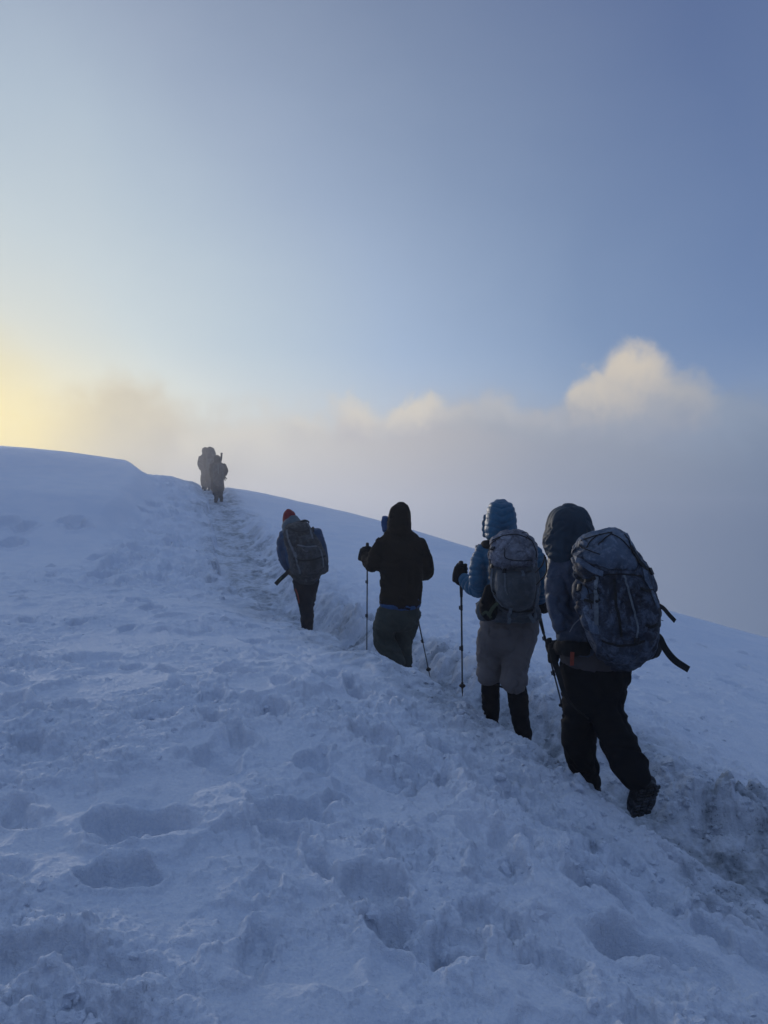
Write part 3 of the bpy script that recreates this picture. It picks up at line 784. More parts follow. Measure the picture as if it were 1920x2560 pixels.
def boot(heel, toe, up, parent, width=.10, ankle=None, sole_t=.026):
    """heel, toe: on the sole's underside; up: away from the ground"""
    d = (toe - heel); L = d.length; d.normalize(); up = (up - d * up.dot(d)).normalized(); sd = d.cross(up)
    bm = bmesh.new()
    def P(f, h, s_=0): return heel + d * L * f + up * h + sd * s_
    ring_loft(bm, [(P(.10, .050), sd * width * .40, up * .038), (P(.25, .055), sd * width * .42, up * .045), (P(.5, .052), sd * width * .44, up * .040), (P(.75, .045), sd * width * .48, up * .030), (P(.95, .040), sd * width * .40, up * .022)])
    ak = ankle if ankle is not None else P(.28, .2)
    limb(bm, [(*P(.22, .05), .050), (*P(.24, .12), .050), (*ak, .056)], world=True)
    up_o = cloth('boot', bm, M_BOOT, parent, voxel=.008, sm=3, disp=creases(.003, 4, 2.5))
    bm = bmesh.new(); n = 26; pr = []
    for lay, (h, g) in enumerate([(0, .95), (.008, 1.0), (sole_t, .97)]):
        ring = []
        for k in range(n):
            t = 2 * math.pi * k / n; x = math.cos(t); y = math.sin(t)
            f = .5 - .52 * math.copysign(abs(x) ** .8, x)
            wv = width * .5 * (.86 + .20 * sstep(.4, .75, np.array(f)) - .12 * math.exp(-((f - .38) / .14) ** 2))
            ring.append(bm.verts.new(P(.5 + (f - .5) * g, h, math.copysign(abs(y) ** .75, y) * wv * g)))
        pr.append(ring)
    for a, b in zip(pr, pr[1:]):
        for k in range(n): bm.faces.new((a[k], a[(k + 1) % n], b[(k + 1) % n], b[k]))
    bm.faces.new(pr[0]); bm.faces.new(pr[-1])
    rt = Matrix((d, sd, up)).transposed()
    for f in np.linspace(.08, .92, 8):
        if abs(f - .38) < .06: continue
        for k in (-1, 0, 1):
            box(bm, P(f + .02 * (k == 0), -.003, k * width * .28), (L * .07, width * (.20 if k else .24), .012), rt, .002)
    so_ = emit('sole', bm, M_RUBBER, up_o, smooth=False)
    so_.parent = up_o; so_.matrix_parent_inverse = Matrix.Translation(-parent.location) if False else Matrix.Identity(4)
    return up_o
# ------------------------------------------------------------------ materials of clothing
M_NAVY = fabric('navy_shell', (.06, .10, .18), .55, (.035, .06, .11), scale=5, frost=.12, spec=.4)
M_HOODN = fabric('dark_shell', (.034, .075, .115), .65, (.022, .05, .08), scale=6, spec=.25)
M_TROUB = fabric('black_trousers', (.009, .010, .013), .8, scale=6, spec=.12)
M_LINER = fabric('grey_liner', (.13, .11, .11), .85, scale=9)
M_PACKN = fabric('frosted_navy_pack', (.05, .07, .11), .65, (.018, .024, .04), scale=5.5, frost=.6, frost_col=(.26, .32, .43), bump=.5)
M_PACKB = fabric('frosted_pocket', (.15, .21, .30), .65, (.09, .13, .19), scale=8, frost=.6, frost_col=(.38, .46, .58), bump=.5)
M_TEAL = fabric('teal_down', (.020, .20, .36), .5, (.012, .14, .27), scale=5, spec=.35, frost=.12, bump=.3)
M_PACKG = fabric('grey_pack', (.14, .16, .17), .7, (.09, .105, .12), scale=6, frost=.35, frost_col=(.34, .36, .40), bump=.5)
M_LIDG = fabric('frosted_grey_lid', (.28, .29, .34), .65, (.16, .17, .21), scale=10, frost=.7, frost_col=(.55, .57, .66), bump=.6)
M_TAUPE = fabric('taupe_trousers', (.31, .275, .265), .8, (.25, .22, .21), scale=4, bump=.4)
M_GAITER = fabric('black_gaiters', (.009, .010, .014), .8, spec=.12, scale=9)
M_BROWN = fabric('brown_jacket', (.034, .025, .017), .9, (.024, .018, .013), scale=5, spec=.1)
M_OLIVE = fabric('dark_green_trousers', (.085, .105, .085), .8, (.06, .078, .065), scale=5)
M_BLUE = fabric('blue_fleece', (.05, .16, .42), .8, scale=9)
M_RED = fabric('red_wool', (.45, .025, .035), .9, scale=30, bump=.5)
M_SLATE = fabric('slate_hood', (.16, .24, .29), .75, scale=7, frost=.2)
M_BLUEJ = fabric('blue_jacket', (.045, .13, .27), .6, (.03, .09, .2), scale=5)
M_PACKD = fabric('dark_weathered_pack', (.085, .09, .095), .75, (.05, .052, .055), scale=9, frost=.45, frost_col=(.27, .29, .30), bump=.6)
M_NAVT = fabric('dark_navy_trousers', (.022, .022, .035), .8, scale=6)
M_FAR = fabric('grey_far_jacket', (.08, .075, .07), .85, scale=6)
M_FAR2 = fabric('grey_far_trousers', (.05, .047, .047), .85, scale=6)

def body_mesh(parent, headc, headr, yaw, torso, limbs, voxel=.012):
    bm = bmesh.new()
    face(bm, headc, headr, yaw)
    for (L, Y0, yw) in torso: rows(bm, L, Y0, .80, yw)
    for L in limbs: limb(bm, L, .62)
    sh = at(*torso[0][0][2][:1], torso[0][0][2][0], torso[0][1]) if False else None
    t = torso[0]; v, ul, ur, dp, dy = t[0][1]
    limb(bm, [(*headc, headr * .55), (*at((ul + ur) / 2, v + 12, t[1] + dy), headr * .62)], world=True)
    o = cloth('body', bm, M_SKIN, parent, voxel, 3)
    eyes(headc, headr, yaw, o)
    return o

# ================================================================== hiker in the dark hood with the big frosted pack (nearest)
def hiker_dark():
    Y = 4.55
    P = person('person in dark hooded shell and black trousers, nearest of the line, under a big pack', 1.45, 4.65)
    torso = [(1368, 1405, 1470, .07, .03), (1386, 1380, 1512, .10, .02), (1415, 1372, 1548, .125, .0), (1470, 1380, 1566, .13, .0), (1540, 1386, 1576, .13, .0), (1600, 1396, 1586, .135, .0), (1634, 1404, 1585, .135, .0)]
    armL = [(1400, 1400, Y + .03, .066), (1398, 1450, Y - .02, .080), (1404, 1515, Y - .05, .078), (1416, 1562, Y - .03, .070), (1424, 1588, Y + .06, .058)]
    armR = [(1550, 1420, Y + .03, .066), (1578, 1480, Y + .02, .072), (1592, 1545, Y + .10, .064), (1570, 1580, Y + .28, .052), (1545, 1580, Y + .42, .045)]
    legL = [(1444, 1650, Y, .110), (1450, 1725, Y + .02, .105), (1448, 1785, Y + .03, .088), (1447, 1860, Y + .10, .098), (1464, 1930, Y + .16, .078), (1478, 1972, Y + .18, .060)]
    legR = [(1536, 1650, Y, .110), (1516, 1725, Y - .02, .112), (1518, 1785, Y - .04, .096), (1548, 1862, Y - .12, .096), (1583, 1925, Y - .20, .086), (1600, 1952, Y - .22, .070)]
    rows_in = torso
    hc = at(1415, 1330, Y + .07)
    body_mesh(P, hc, .098, -.55, [(rows_in, Y, 0)], [armL, armR, legL, legR])
    bm = bmesh.new(); rows(bm, torso, Y); limb(bm, armL); limb(bm, armR)
    cloth('jacket', bm, M_NAVY, P, .010, 5, creases(.012, 3, 1.0, .8, 1.0))
    bm = bmesh.new(); rows(bm, [(1380, 1380, 1505, .112, .0), (1398, 1377, 1545, .128, .0), (1430, 1392, 1558, .138, .0), (1475, 1404, 1562, .139, .0)], Y)
    cloth('shoulder_yoke', bm, M_HOODN, P, .010, 4, creases(.006, 13))
    bm = bmesh.new(); rows(bm, [(1622, 1404, 1585, .144, .0), (1650, 1402, 1583, .150, .0), (1666, 1412, 1572, .142, .0)], Y)
    cloth('jacket_hem', bm, M_LINER, P, .009, 4, creases(.006, 23))
    bm = bmesh.new()
    rows(bm, [(1265, 1408, 1440, .05, .06), (1273, 1388, 1462, .09, .05), (1292, 1375, 1473, .125, .04), (1318, 1366, 1480, .14, .03), (1342, 1359, 1486, .145, .02), (1362, 1359, 1490, .14, .01), (1385, 1365, 1488, .125, .0), (1402, 1376, 1480, .105, .0)], Y)
    def hd(co): 
        a = creases(.009, 41, 1.2, .4, 1.1)(co); return a
    cloth('hood', bm, M_HOODN, P, .008, 5, hd)
    bm = bmesh.new(); limb(bm, legL); limb(bm, legR); rows(bm, [(1625, 1408, 1580, .12, 0), (1670, 1409, 1578, .135, 0), (1715, 1407, 1562, .135, 0), (1765, 1420, 1545, .10, 0), (1792, 1440, 1520, .06, -.01)], Y)
    cloth('trousers', bm, M_TROUB, P, .010, 5, creases(.014, 51, .9, 1.1, .6))
    # right boot: heel lifted, sole turned to the camera
    heel = at(1627, 1966, Y - .28); toe = at(1600, 2040, Y - .06)
    boot(heel, toe, at(1575, 1990, Y + .05) - at(1625, 2015, Y - .2), P, .155, ankle=at(1602, 1952, Y - .21), sole_t=.036)
    g = at(1482, 2004, Y + .22); fz = floor_z(g.x, g.y)
    hl = Vector((g.x + .03, g.y - .08, min(fz, g.z) - .0)); boot(hl, hl + Vector((-.12, .26, .02)), Vector((0, 0, 1)), P, .12, ankle=at(1478, 1972, Y + .18))
    # cuff and glove of the left hand, holding the strap at the hip
    bm = bmesh.new(); limb(bm, [(1424, 1582, Y + .05, .060), (1412, 1606, Y + .10, .050), (1398, 1618, Y + .12, .044)]); cloth('cuff', bm, M_BLACK, P, .008, 3, creases(.004, 6))
    glove(at(1383, 1622, Y + .13), Vector((.0, .1, 1)), Vector((.2, -1, 0)), Vector((1, 0, 0)), M_BLACK, P, 1.12, cuff=at(1404, 1614, Y + .12))
    glove(at(1530, 1580, Y + .48), Vector((.0, .1, 1)), Vector((.8, .4, 0)), Vector((0, 0, 1)), M_BLACK, P, 1.0, cuff=at(1545, 1580, Y + .42))
    bm = bmesh.new(); limb(bm, [(1364, 1392, Y - .02, .004), (1366, 1430, Y - .03, .004), (1350, 1452, Y - .03, .003), (1341, 1462, Y - .03, .003)]); emit('drawcord', bm, M_WEB, P)
    bm = bmesh.new(); limb(bm, [(1362, 1388, Y - .02, .004), (1356, 1412, Y - .03, .004), (1338, 1432, Y - .03, .003)]); emit('drawcord', bm, M_WEB, P)

    # ---- the pack
    B = item('backpack', 'big navy backpack crusted with frost, worn by the nearest hiker, straps flying loose', 'backpack', at(1540, 1660, Y - .3), 'backpacks worn by the hikers')
    Yp = Y - .30
    bag = [(1374, 1440, 1578, .12, .02), (1400, 1436, 1600, .145, .0), (1440, 1440, 1624, .16, -.02), (1490, 1443, 1637, .17, -.03), (1545, 1455, 1641, .175, -.03), (1590, 1474, 1636, .165, -.02), (1630, 1490, 1622, .145, .0), (1658, 1518, 1592, .10, .03)]
    bm = bmesh.new(); rows(bm, bag, Yp, power=2.5)
    for L in ([(1452, 1430, Yp - .02, .04), (1462, 1500, Yp - .06, .05), (1482, 1560, Yp - .08, .05)],):
        limb(bm, L)
    main = cloth('main_bag', bm, M_PACKN, B, .008, 4, creases(.016, 61, 1.1, .9, .9))
    bm = bmesh.new(); rows(bm, [(1329, 1492, 1552, .07, .03), (1336, 1466, 1566, .11, .02), (1352, 1444, 1574, .145, .0), (1376, 1438, 1582, .16, -.02), (1400, 1452, 1588, .16, -.03), (1420, 1485, 1585, .14, -.03), (1434, 1510, 1570, .10, -.03)], Yp - .01, power=2.4)
    lid = cloth('lid', bm, M_PACKB, B, .008, 5, creases(.010, 71, 1.2, .8, .8))
    sf = Surf([main, lid]); sf.Y = Yp - .15
    # front pocket with its seam, side pocket
    bm = bmesh.new(); rows(bm, [(1440, 1505, 1600, .05, 0), (1470, 1500, 1612, .075, 0), (1530, 1502, 1622, .085, -.01), (1575, 1512, 1622, .080, 0), (1598, 1530, 1612, .05, .01)], Yp - .125)
    fp = cloth('front_pocket', bm, M_PACKN, B, .008, 4, creases(.014, 81, 1.4, 1, 1))
    bm = bmesh.new(); rows(bm, [(1440, 1462, 1492, .03, 0), (1480, 1450, 1492, .06, 0), (1530, 1455, 1500, .075, 0), (1570, 1468, 1512, .07, .0), (1592, 1485, 1506, .03, .01)], Yp - .075)
    sp = cloth('side_pocket', bm, M_PACKB, B, .008, 4, creases(.010, 91, 1.4, 1, 1))
    sf2 = Surf([main, lid, fp, sp]); sf2.Y = Yp - .15
    sf2.strap('strap', [(1448, 1362), (1434, 1385), (1462, 1412), (1495, 1432), (1508, 1436)], .030, M_PACKB, B, .012)
    sf2.strap('strap', [(1574, 1366), (1588, 1392), (1600, 1410), (1616, 1424)], .026, M_WEB, B, .010)
    sf2.strap('strap', [(1606, 1412), (1620, 1462), (1634, 1498), (1642, 1520)], .026, M_PACKB, B, .010)
    sf2.strap('compression_strap', [(1493, 1442), (1491, 1480), (1491, 1520), (1493, 1560)], .022, M_WEBGR, B, .008)
    sf2.strap('zip', [(1560, 1436), (1572, 1480), (1585, 1530), (1594, 1570), (1590, 1602)], .010, M_WEBGR, B, .006)
    sf2.strap('compression_strap', [(1443, 1444), (1462, 1452), (1480, 1448)], .016, M_WEB, B, .008)
    sf2.strap('compression_strap', [(1462, 1500), (1484, 1505), (1500, 1500)], .014, M_WEB, B, .008)
    for uvs in ([(1454, 1352), (1490, 1340), (1530, 1332)], [(1450, 1362), (1462, 1372), (1500, 1386)], [(1530, 1334), (1510, 1348), (1496, 1362)], [(1520, 1332), (1552, 1348), (1574, 1372)], [(1500, 1336), (1480, 1350), (1466, 1370)],
                [(1560, 1336), (1572, 1352), (1580, 1382), (1600, 1404)], [(1492, 1450), (1495, 1490), (1492, 1552)], [(1462, 1455), (1474, 1490), (1480, 1520)]):
        sf2.cord('cord', uvs, .0028, M_WEB, B)
    for u, v in ((1489, 1446), (1452, 1470), (1624, 1430), (1591, 1600)):
        c, n = sf2.on(u, v, .010); q = n.to_track_quat('Z', 'Y').to_matrix()
        bm = bmesh.new(); box(bm, c, (.026, .040, .012), q, .003); emit('buckle', bm, M_PLAST, B)
    # hip belt, back panel and shoulder straps
    bm = bmesh.new(); limb(bm, [(1590, 1632, Y - .12, .05), (1630, 1625, Y - .10, .052), (1644, 1622, Y + .02, .045), (1630, 1618, Y + .16, .035)], flat=.55); cloth('hip_belt', bm, M_BLACK, B, .008, 3, creases(.004, 8))
    bm = bmesh.new(); limb(bm, [(1470, 1622, Y - .14, .04), (1420, 1622, Y - .14, .045), (1392, 1620, Y + .0, .04), (1396, 1616, Y + .14, .03)], flat=.55); cloth('hip_belt', bm, M_BLACK, B, .008, 3, creases(.004, 9))
    bm = bmesh.new(); limb(bm, [(1500, 1395, Y - .16, .032), (1470, 1376, Y - .05, .034), (1440, 1388, Y + .10, .032), (1430, 1440, Y + .16, .026), (1440, 1520, Y + .12, .02)], flat=.5); emit('shoulder_strap', bm, M_BLACK, B)
    bm = bmesh.new(); limb(bm, [(1545, 1398, Y - .16, .032), (1550, 1384, Y - .04, .034), (1548, 1396, Y + .12, .032), (1548, 1440, Y + .16, .026)], flat=.5); emit('shoulder_strap', bm, M_BLACK, B)
    bm = bmesh.new(); rows(bm, [(1390, 1440, 1575, .03, 0), (1500, 1450, 1600, .04, 0), (1620, 1470, 1600, .04, 0)], Y - .14); emit('back_panel', bm, M_BLACK, B)
    sf2.strap('compression_strap', [(1506, 1600), (1540, 1612), (1580, 1612), (1612, 1600)], .012, M_WEB, B, .008)
    sf2.strap('seam', [(1500, 1440), (1540, 1436), (1580, 1438), (1604, 1442)], .008, M_WEB, B, .007)
    sf2.strap('daisy_chain', [(1536, 1446), (1538, 1480), (1542, 1520), (1548, 1560), (1552, 1592)], .014, M_WEB, B, .007)
    sf2.strap('compression_strap', [(1600, 1470), (1616, 1478), (1632, 1474)], .016, M_WEB, B, .010)
    sf2.strap('compression_strap', [(1612, 1560), (1626, 1566), (1640, 1560)], .016, M_WEB, B, .010)
    n = Vector((.1, -1, .45))
    ribbon('loose_strap', [at(1640, 1510, Yp + .02), at(1658, 1520, Yp + .03), at(1672, 1536, Yp + .05), at(1688, 1553, Yp + .06)], [n] * 4, .026, M_WEB, B, .003)
    n2 = Vector((-.1, -1, .3))
    ribbon('loose_strap', [at(1636, 1580, Y - .1), at(1650, 1593, Y - .12), at(1662, 1620, Y - .14), at(1686, 1650, Y - .16), at(1722, 1674, Y - .18)], [n2, n2, Vector((.2, -1, .1)), n2, Vector((0, -1, .6))], .040, M_WEB, B, .004, 8, taper=lambda f: .45 + .55 * min(1, f * 2.2))
    ribbon('hip_strap', [at(1380, 1622, Y - .02), at(1386, 1650, Y - .06), at(1398, 1690, Y - .10), at(1412, 1735, Y - .13), at(1436, 1768, Y - .15), at(1472, 1797, Y - .14)],
           [Vector((0, -1, 0)), Vector((.2, -1, 0)), Vector((-.3, -1, 0)), Vector((.3, -1, .2)), Vector((1.2, -.6, .4)), Vector((1.4, -.5, .5))], .040, M_WEB, B, .004, 8, taper=lambda f: 1 - .6 * f)
    ribbon('tag', [at(1431, 1630, Y - .17), at(1430, 1648, Y - .175), at(1430, 1664, Y - .17)], [Vector((0, -1, .1))] * 3, .022, M_ORANGE, B, .003, label='orange webbing tag')
    bm = bmesh.new(); limb(bm, [(1585, 1655, Y - .2, .002), (1590, 1664, Y - .2, .002), (1597, 1661, Y - .2, .002), (1594, 1650, Y - .2, .002)], n=6); emit('cord_loop', bm, M_WEB, B)
    bm = bmesh.new(); limb(bm, [(1646, 1526, Yp, .002), (1654, 1536, Yp, .002), (1650, 1548, Yp, .002), (1658, 1552, Yp, .002)], n=6); emit('cord_loop', bm, M_WEBGR, B)
    bm = bmesh.new(); limb(bm, [(1455, 1543, Yp - .05, .0025), (1436, 1560, Yp - .08, .0025), (1424, 1580, Yp - .1, .0025)], n=6); emit('cord', bm, M_PALEC, B)
    bm = bmesh.new(); limb(bm, [(1449, 1450, Yp - .03, .0028), (1436, 1442, Yp - .04, .0028), (1434, 1434, Yp - .04, .0028), (1446, 1434, Yp - .04, .0028), (1456, 1452, Yp - .05, .0028)], n=6); emit('cord_loop', bm, M_WEBGR, B)

# ================================================================== hiker in the teal down jacket
def hiker_teal():
    Y = 5.5
    P = person('person in a hooded teal down jacket, taupe trousers and black gaiters, gripping poles', 1.0, 5.62)
    torso = [(1345, 1225, 1290, .07, .02), (1362, 1206, 1335, .11, .01), (1395, 1204, 1344, .13, .0), (1450, 1212, 1340, .13, .0), (1510, 1212, 1338, .125, .0), (1548, 1206, 1344, .125, .0)]
    armL = [(1212, 1372, Y + .02, .058), (1200, 1410, Y + .0, .070), (1199, 1452, Y + .0, .074), (1200, 1470, Y + .03, .066), (1180, 1465, Y + .10, .060), (1158, 1446, Y + .18, .044)]
    armR = [(1332, 1375, Y + .02, .058), (1346, 1415, Y + .0, .064), (1350, 1460, Y + .03, .060), (1352, 1485, Y + .10, .052), (1346, 1500, Y + .2, .042)]
    legL = [(1240, 1560, Y, .110), (1230, 1625, Y + .02, .105), (1227, 1664, Y + .05, .088), (1225, 1684, Y + .05, .096), (1227, 1700, Y + .05, .080)]
    legR = [(1306, 1560, Y, .110), (1292, 1630, Y - .03, .105), (1287, 1678, Y - .08, .086), (1286, 1700, Y - .09, .096), (1286, 1718, Y - .09, .082)]
    shL = [(1226, 1685, Y + .05, .062), (1226, 1740, Y + .10, .064), (1228, 1790, Y + .14, .056), (1226, 1830, Y + .16, .05)]
    shR = [(1290, 1700, Y - .09, .064), (1296, 1750, Y - .08, .068), (1302, 1800, Y - .07, .058), (1312, 1838, Y - .06, .054)]
    hc = at(1250, 1300, Y + .06)
    body_mesh(P, hc, .098, -.45, [(torso, Y, 0)], [armL, armR, legL, legR, shL, shR])
    A = [np.array(at(*a[:3])) for a in armL]; A2 = [np.array(at(*a[:3])) for a in armR]
    def quilt(co):
        s1, d1 = segs_param(co, A); s2, d2 = segs_param(co, A2)
        s = np.where(np.minimum(d1, d2) < .095, np.where(d1 < d2, s1, s2), co[:, 2] * 1.0)
        s = s + .018 * gnoise3(co * 7, 4)
        q = np.abs(np.sin(np.pi * s / .040)) ** .55
        return .010 * (q - .55) * (1 + gnoise3(co * 8, 9)) + .005 * fbm3(co * 16, 6, 2)
    bm = bmesh.new(); rows(bm, torso, Y); limb(bm, armL); limb(bm, armR); cloth('jacket', bm, M_TEAL, P, .007, 4, quilt)
    bm = bmesh.new()
    rows(bm, [(1253, 1237, 1266, .05, .05), (1259, 1226, 1278, .085, .04), (1274, 1219, 1286, .11, .03), (1300, 1214, 1290, .125, .02), (1325, 1212, 1292, .125, .01), (1345, 1216, 1293, .11, .0), (1358, 1222, 1290, .09, .0)], Y)
    limb(bm, [(1216, 1290, Y + .10, .02), (1212, 1315, Y + .12, .022), (1214, 1340, Y + .1, .02)])
    def qh(co):
        p0 = np.array(at(1250, 1375, Y)); v = co - p0
        s = v[:, 2] - .35 * np.abs(v[:, 0]) + .030 * gnoise3(co * 6, 4)
        q = np.abs(np.sin(np.pi * s / .046)) ** .5
        return .0065 * (q - .5) * (1 + gnoise3(co * 7, 9)) + .004 * fbm3(co * 16, 6, 2)
    cloth('hood', bm, M_TEAL, P, .006, 4, qh)
    bm = bmesh.new(); limb(bm, legL); limb(bm, legR); rows(bm, [(1535, 1206, 1344, .115, 0), (1580, 1197, 1345, .135, 0), (1615, 1194, 1332, .13, 0), (1640, 1210, 1305, .08, 0)], Y)
    cuffs = creases(.013, 151, 1.1, 1.2, .5)
    cloth('trousers', bm, M_TAUPE, P, .009, 4, cuffs)
    bm = bmesh.new(); limb(bm, shL); limb(bm, shR); gz = cloth('gaiters', bm, M_GAITER, P, .009, 4, creases(.008, 153, 1.2, .8, .8))
    bm = bmesh.new(); limb(bm, [(1240, 1712, Y + .0, .006), (1256, 1718, Y - .02, .007), (1272, 1722, Y - .1, .006)], n=8); emit('gaiter_strap', bm, M_WEB, P)
    h = at(1320, 1850, Y - .12); f0 = floor_z(h.x, h.y)
    boot(Vector((h.x, h.y, min(h.z - .03, f0 + .05))), Vector((h.x - .12, h.y + .24, f0)), Vector((0, .1, 1)), P, .115, ankle=at(1311, 1830, Y - .06))
    h = at(1230, 1830, Y + .10); f0 = floor_z(h.x, h.y)
    boot(Vector((h.x, h.y, f0)), Vector((h.x - .12, h.y + .25, f0)), Vector((0, 0, 1)), P, .115, ankle=at(1226, 1825, Y + .15))
    Yh = Y + .24
    top = at(1152.5, 1404, Yh); tip = at(1156, 1741, Yh - .02)
    glove(at(1153, 1427, Yh), top - tip, Vector((-.35, -1, 0)), Vector((1, 0, 0)), M_BLACK, P, 1.12, cuff=at(1153, 1450, Yh - .03))
    pole('long straight pole planted to the left of the teal jacket', top, tip, rad=.0078)
    top = at(1338, 1500, Y + .25); tip = at(1412, 1790, Y - .1)
    glove(at(1341, 1512, Y + .23), top - tip, Vector((.4, -1, 0)), Vector((-1, 0, 0)), M_BLACK, P, 1.1, cuff=at(1346, 1500, Y + .2))
    pole('slanting pole between the teal jacket and the nearest hiker', top, tip, rad=.0078)

    B = item('backpack', 'grey backpack with a frosted lid and olive hip straps on the teal jacket', 'backpack', at(1275, 1550, Y - .25), 'backpacks worn by the hikers')
    Yp = Y - .25
    bag = [(1385, 1226, 1338, .12, .01), (1415, 1223, 1342, .13, .0), (1450, 1224, 1347, .14, .0), (1485, 1230, 1347, .14, .0), (1512, 1242, 1342, .125, .01), (1532, 1262, 1330, .09, .03)]
    bm = bmesh.new(); rows(bm, bag, Yp, power=2.6); main = cloth('main_bag', bm, M_PACKG, B, .008, 4, creases(.009, 161, 1.1, .9, .6))
    bm = bmesh.new(); rows(bm, [(1338, 1248, 1318, .075, .02), (1346, 1232, 1330, .11, .01), (1362, 1224, 1337, .135, .0), (1385, 1223, 1341, .16, -.03), (1405, 1229, 1338, .155, -.04), (1416, 1240, 1332, .12, -.04)], Yp - .01)
    lid = cloth('lid', bm, M_LIDG, B, .007, 3, creases(.015, 171, 1.6, 1.0, .8))
    bm = bmesh.new(); rows(bm, [(1424, 1240, 1334, .05, .01), (1442, 1238, 1338, .085, 0), (1480, 1240, 1338, .095, 0), (1508, 1250, 1332, .08, .01), (1522, 1266, 1320, .04, .03)], Yp - .11)
    fp = cloth('front_pocket', bm, M_PACKG, B, .008, 4, creases(.006, 181, 1.3))
    bm = bmesh.new(); rows(bm, [(1512, 1215, 1345, .06, .02), (1530, 1206, 1352, .075, .02), (1546, 1212, 1350, .065, .02)], Yp + .06)
    limb(bm, [(1212, 1500, Yp + .12, .035), (1206, 1522, Yp + .10, .05), (1214, 1544, Yp + .08, .05)])
    hb = cloth('hip_belt', bm, M_PACKG, B, .008, 3, creases(.008, 191, 1.4))
    bm = bmesh.new(); rows(bm, [(1466, 1214, 1232, .02, 0), (1500, 1202, 1240, .05, 0), (1530, 1200, 1244, .055, 0), (1546, 1210, 1240, .03, 0)], Yp - .02)
    cloth('side_pocket', bm, M_GAITER, B, .007, 3, creases(.006, 195, 1.4))
    sf = Surf([main, lid, fp, hb]); sf.Y = Yp - .12
    sf.strap('strap', [(1275, 1418), (1300, 1424), (1330, 1420)], .026, M_PACKG, B, .012)
    sf.strap('compression_strap', [(1233, 1414), (1230, 1450), (1234, 1480), (1246, 1500), (1258, 1514)], .018, M_WEBGR, B, .008)
    sf.strap('compression_strap', [(1262, 1428), (1263, 1455), (1265, 1478)], .010, M_WEBGR, B, .008)
    sf.strap('strap', [(1300, 1420), (1306, 1434), (1308, 1443)], .020, M_WEBGR, B, .010)
    sf.strap('strap', [(1344, 1470), (1340, 1495), (1337, 1515)], .016, M_WEBGR, B, .008)
    sf.strap('strap', [(1278, 1516), (1274, 1540), (1272, 1556)], .022, M_WEBGR, B, .012)
    sf.strap('strap', [(1336, 1516), (1336, 1540), (1332, 1566)], .024, M_WEBGR, B, .012)
    sf.strap('strap', [(1246, 1504), (1262, 1520), (1292, 1528), (1330, 1524)], .018, M_WEB, B, .008)
    for uvs in ([(1230, 1352), (1262, 1339), (1300, 1339), (1330, 1352)], [(1222, 1388), (1228, 1360), (1250, 1345)], [(1318, 1340), (1336, 1366), (1342, 1400)], [(1262, 1372), (1264, 1395), (1300, 1402), (1330, 1400)], [(1226, 1400), (1226, 1440), (1222, 1500)]):
        sf.cord('cord', uvs, .003, M_WEB, B)
    sf.cord('cord', [(1263, 1455), (1265, 1475), (1270, 1487)], .003, M_PALEC, B)
    for u, v in ((1233, 1416), (1262, 1430), (1232, 1374)):
        c, nn = sf.on(u, v, .010); q = nn.to_track_quat('Z', 'Y').to_matrix()
        bm = bmesh.new(); box(bm, c, (.024, .034, .012), q, .003); emit('buckle', bm, M_PLAST, B)
    n = Vector((0, -1, .2))
    ribbon('olive_strap', [at(1245, 1507, Yp - .14), at(1232, 1520, Yp - .14), at(1221, 1540, Yp - .12)], [n] * 3, .024, M_WEBG, B)
    ribbon('olive_strap', [at(1205, 1537, Yp - .1), at(1216, 1530, Yp - .12), at(1228, 1545, Yp - .12)], [n] * 3, .018, M_WEBG, B)
    ribbon('strap', [at(1212, 1488, Y - .12), at(1204, 1500, Y - .12), at(1190, 1511, Y - .10)], [n] * 3, .014, M_WEB, B)
    bm = bmesh.new(); limb(bm, [(1195, 1512, Y - .12, .0025), (1191, 1522, Y - .12, .0025), (1194, 1527, Y - .12, .0025), (1198, 1520, Y - .12, .0025)], n=6); emit('cord_loop', bm, M_WEB, B)
    bm = bmesh.new(); limb(bm, [(1300, 1337, Yp - .04, .003), (1308, 1331, Yp - .04, .003), (1318, 1332, Yp - .04, .003), (1324, 1345, Yp - .04, .003)], n=6); emit('haul_loop', bm, M_WEB, B)
    bm = bmesh.new(); limb(bm, [(1238, 1362, Y - .12, .03), (1212, 1362, Y - .04, .032), (1206, 1372, Y + .08, .03), (1208, 1420, Y + .15, .022)], flat=.5); emit('shoulder_strap', bm, M_BLACK, B)
    bm = bmesh.new(); limb(bm, [(1320, 1362, Y - .12, .03), (1334, 1364, Y - .02, .032), (1334, 1376, Y + .1, .03), (1334, 1430, Y + .15, .022)], flat=.5); emit('shoulder_strap', bm, M_BLACK, B)
    bm = bmesh.new(); c = at(1195, 1370, Y + .06); box(bm, c, (.036, .03, .040), None, .006); limb(bm, [(1196, 1364, Y + .06, .012), (1210, 1366, Y + .04, .012)], n=8); emit('strap_pouch', bm, M_PACKG, B)
    bm = bmesh.new(); rows(bm, [(1380, 1232, 1332, .03, 0), (1460, 1232, 1340, .04, 0), (1530, 1250, 1330, .03, 0)], Y - .12); emit('back_panel', bm, M_BLACK, B)

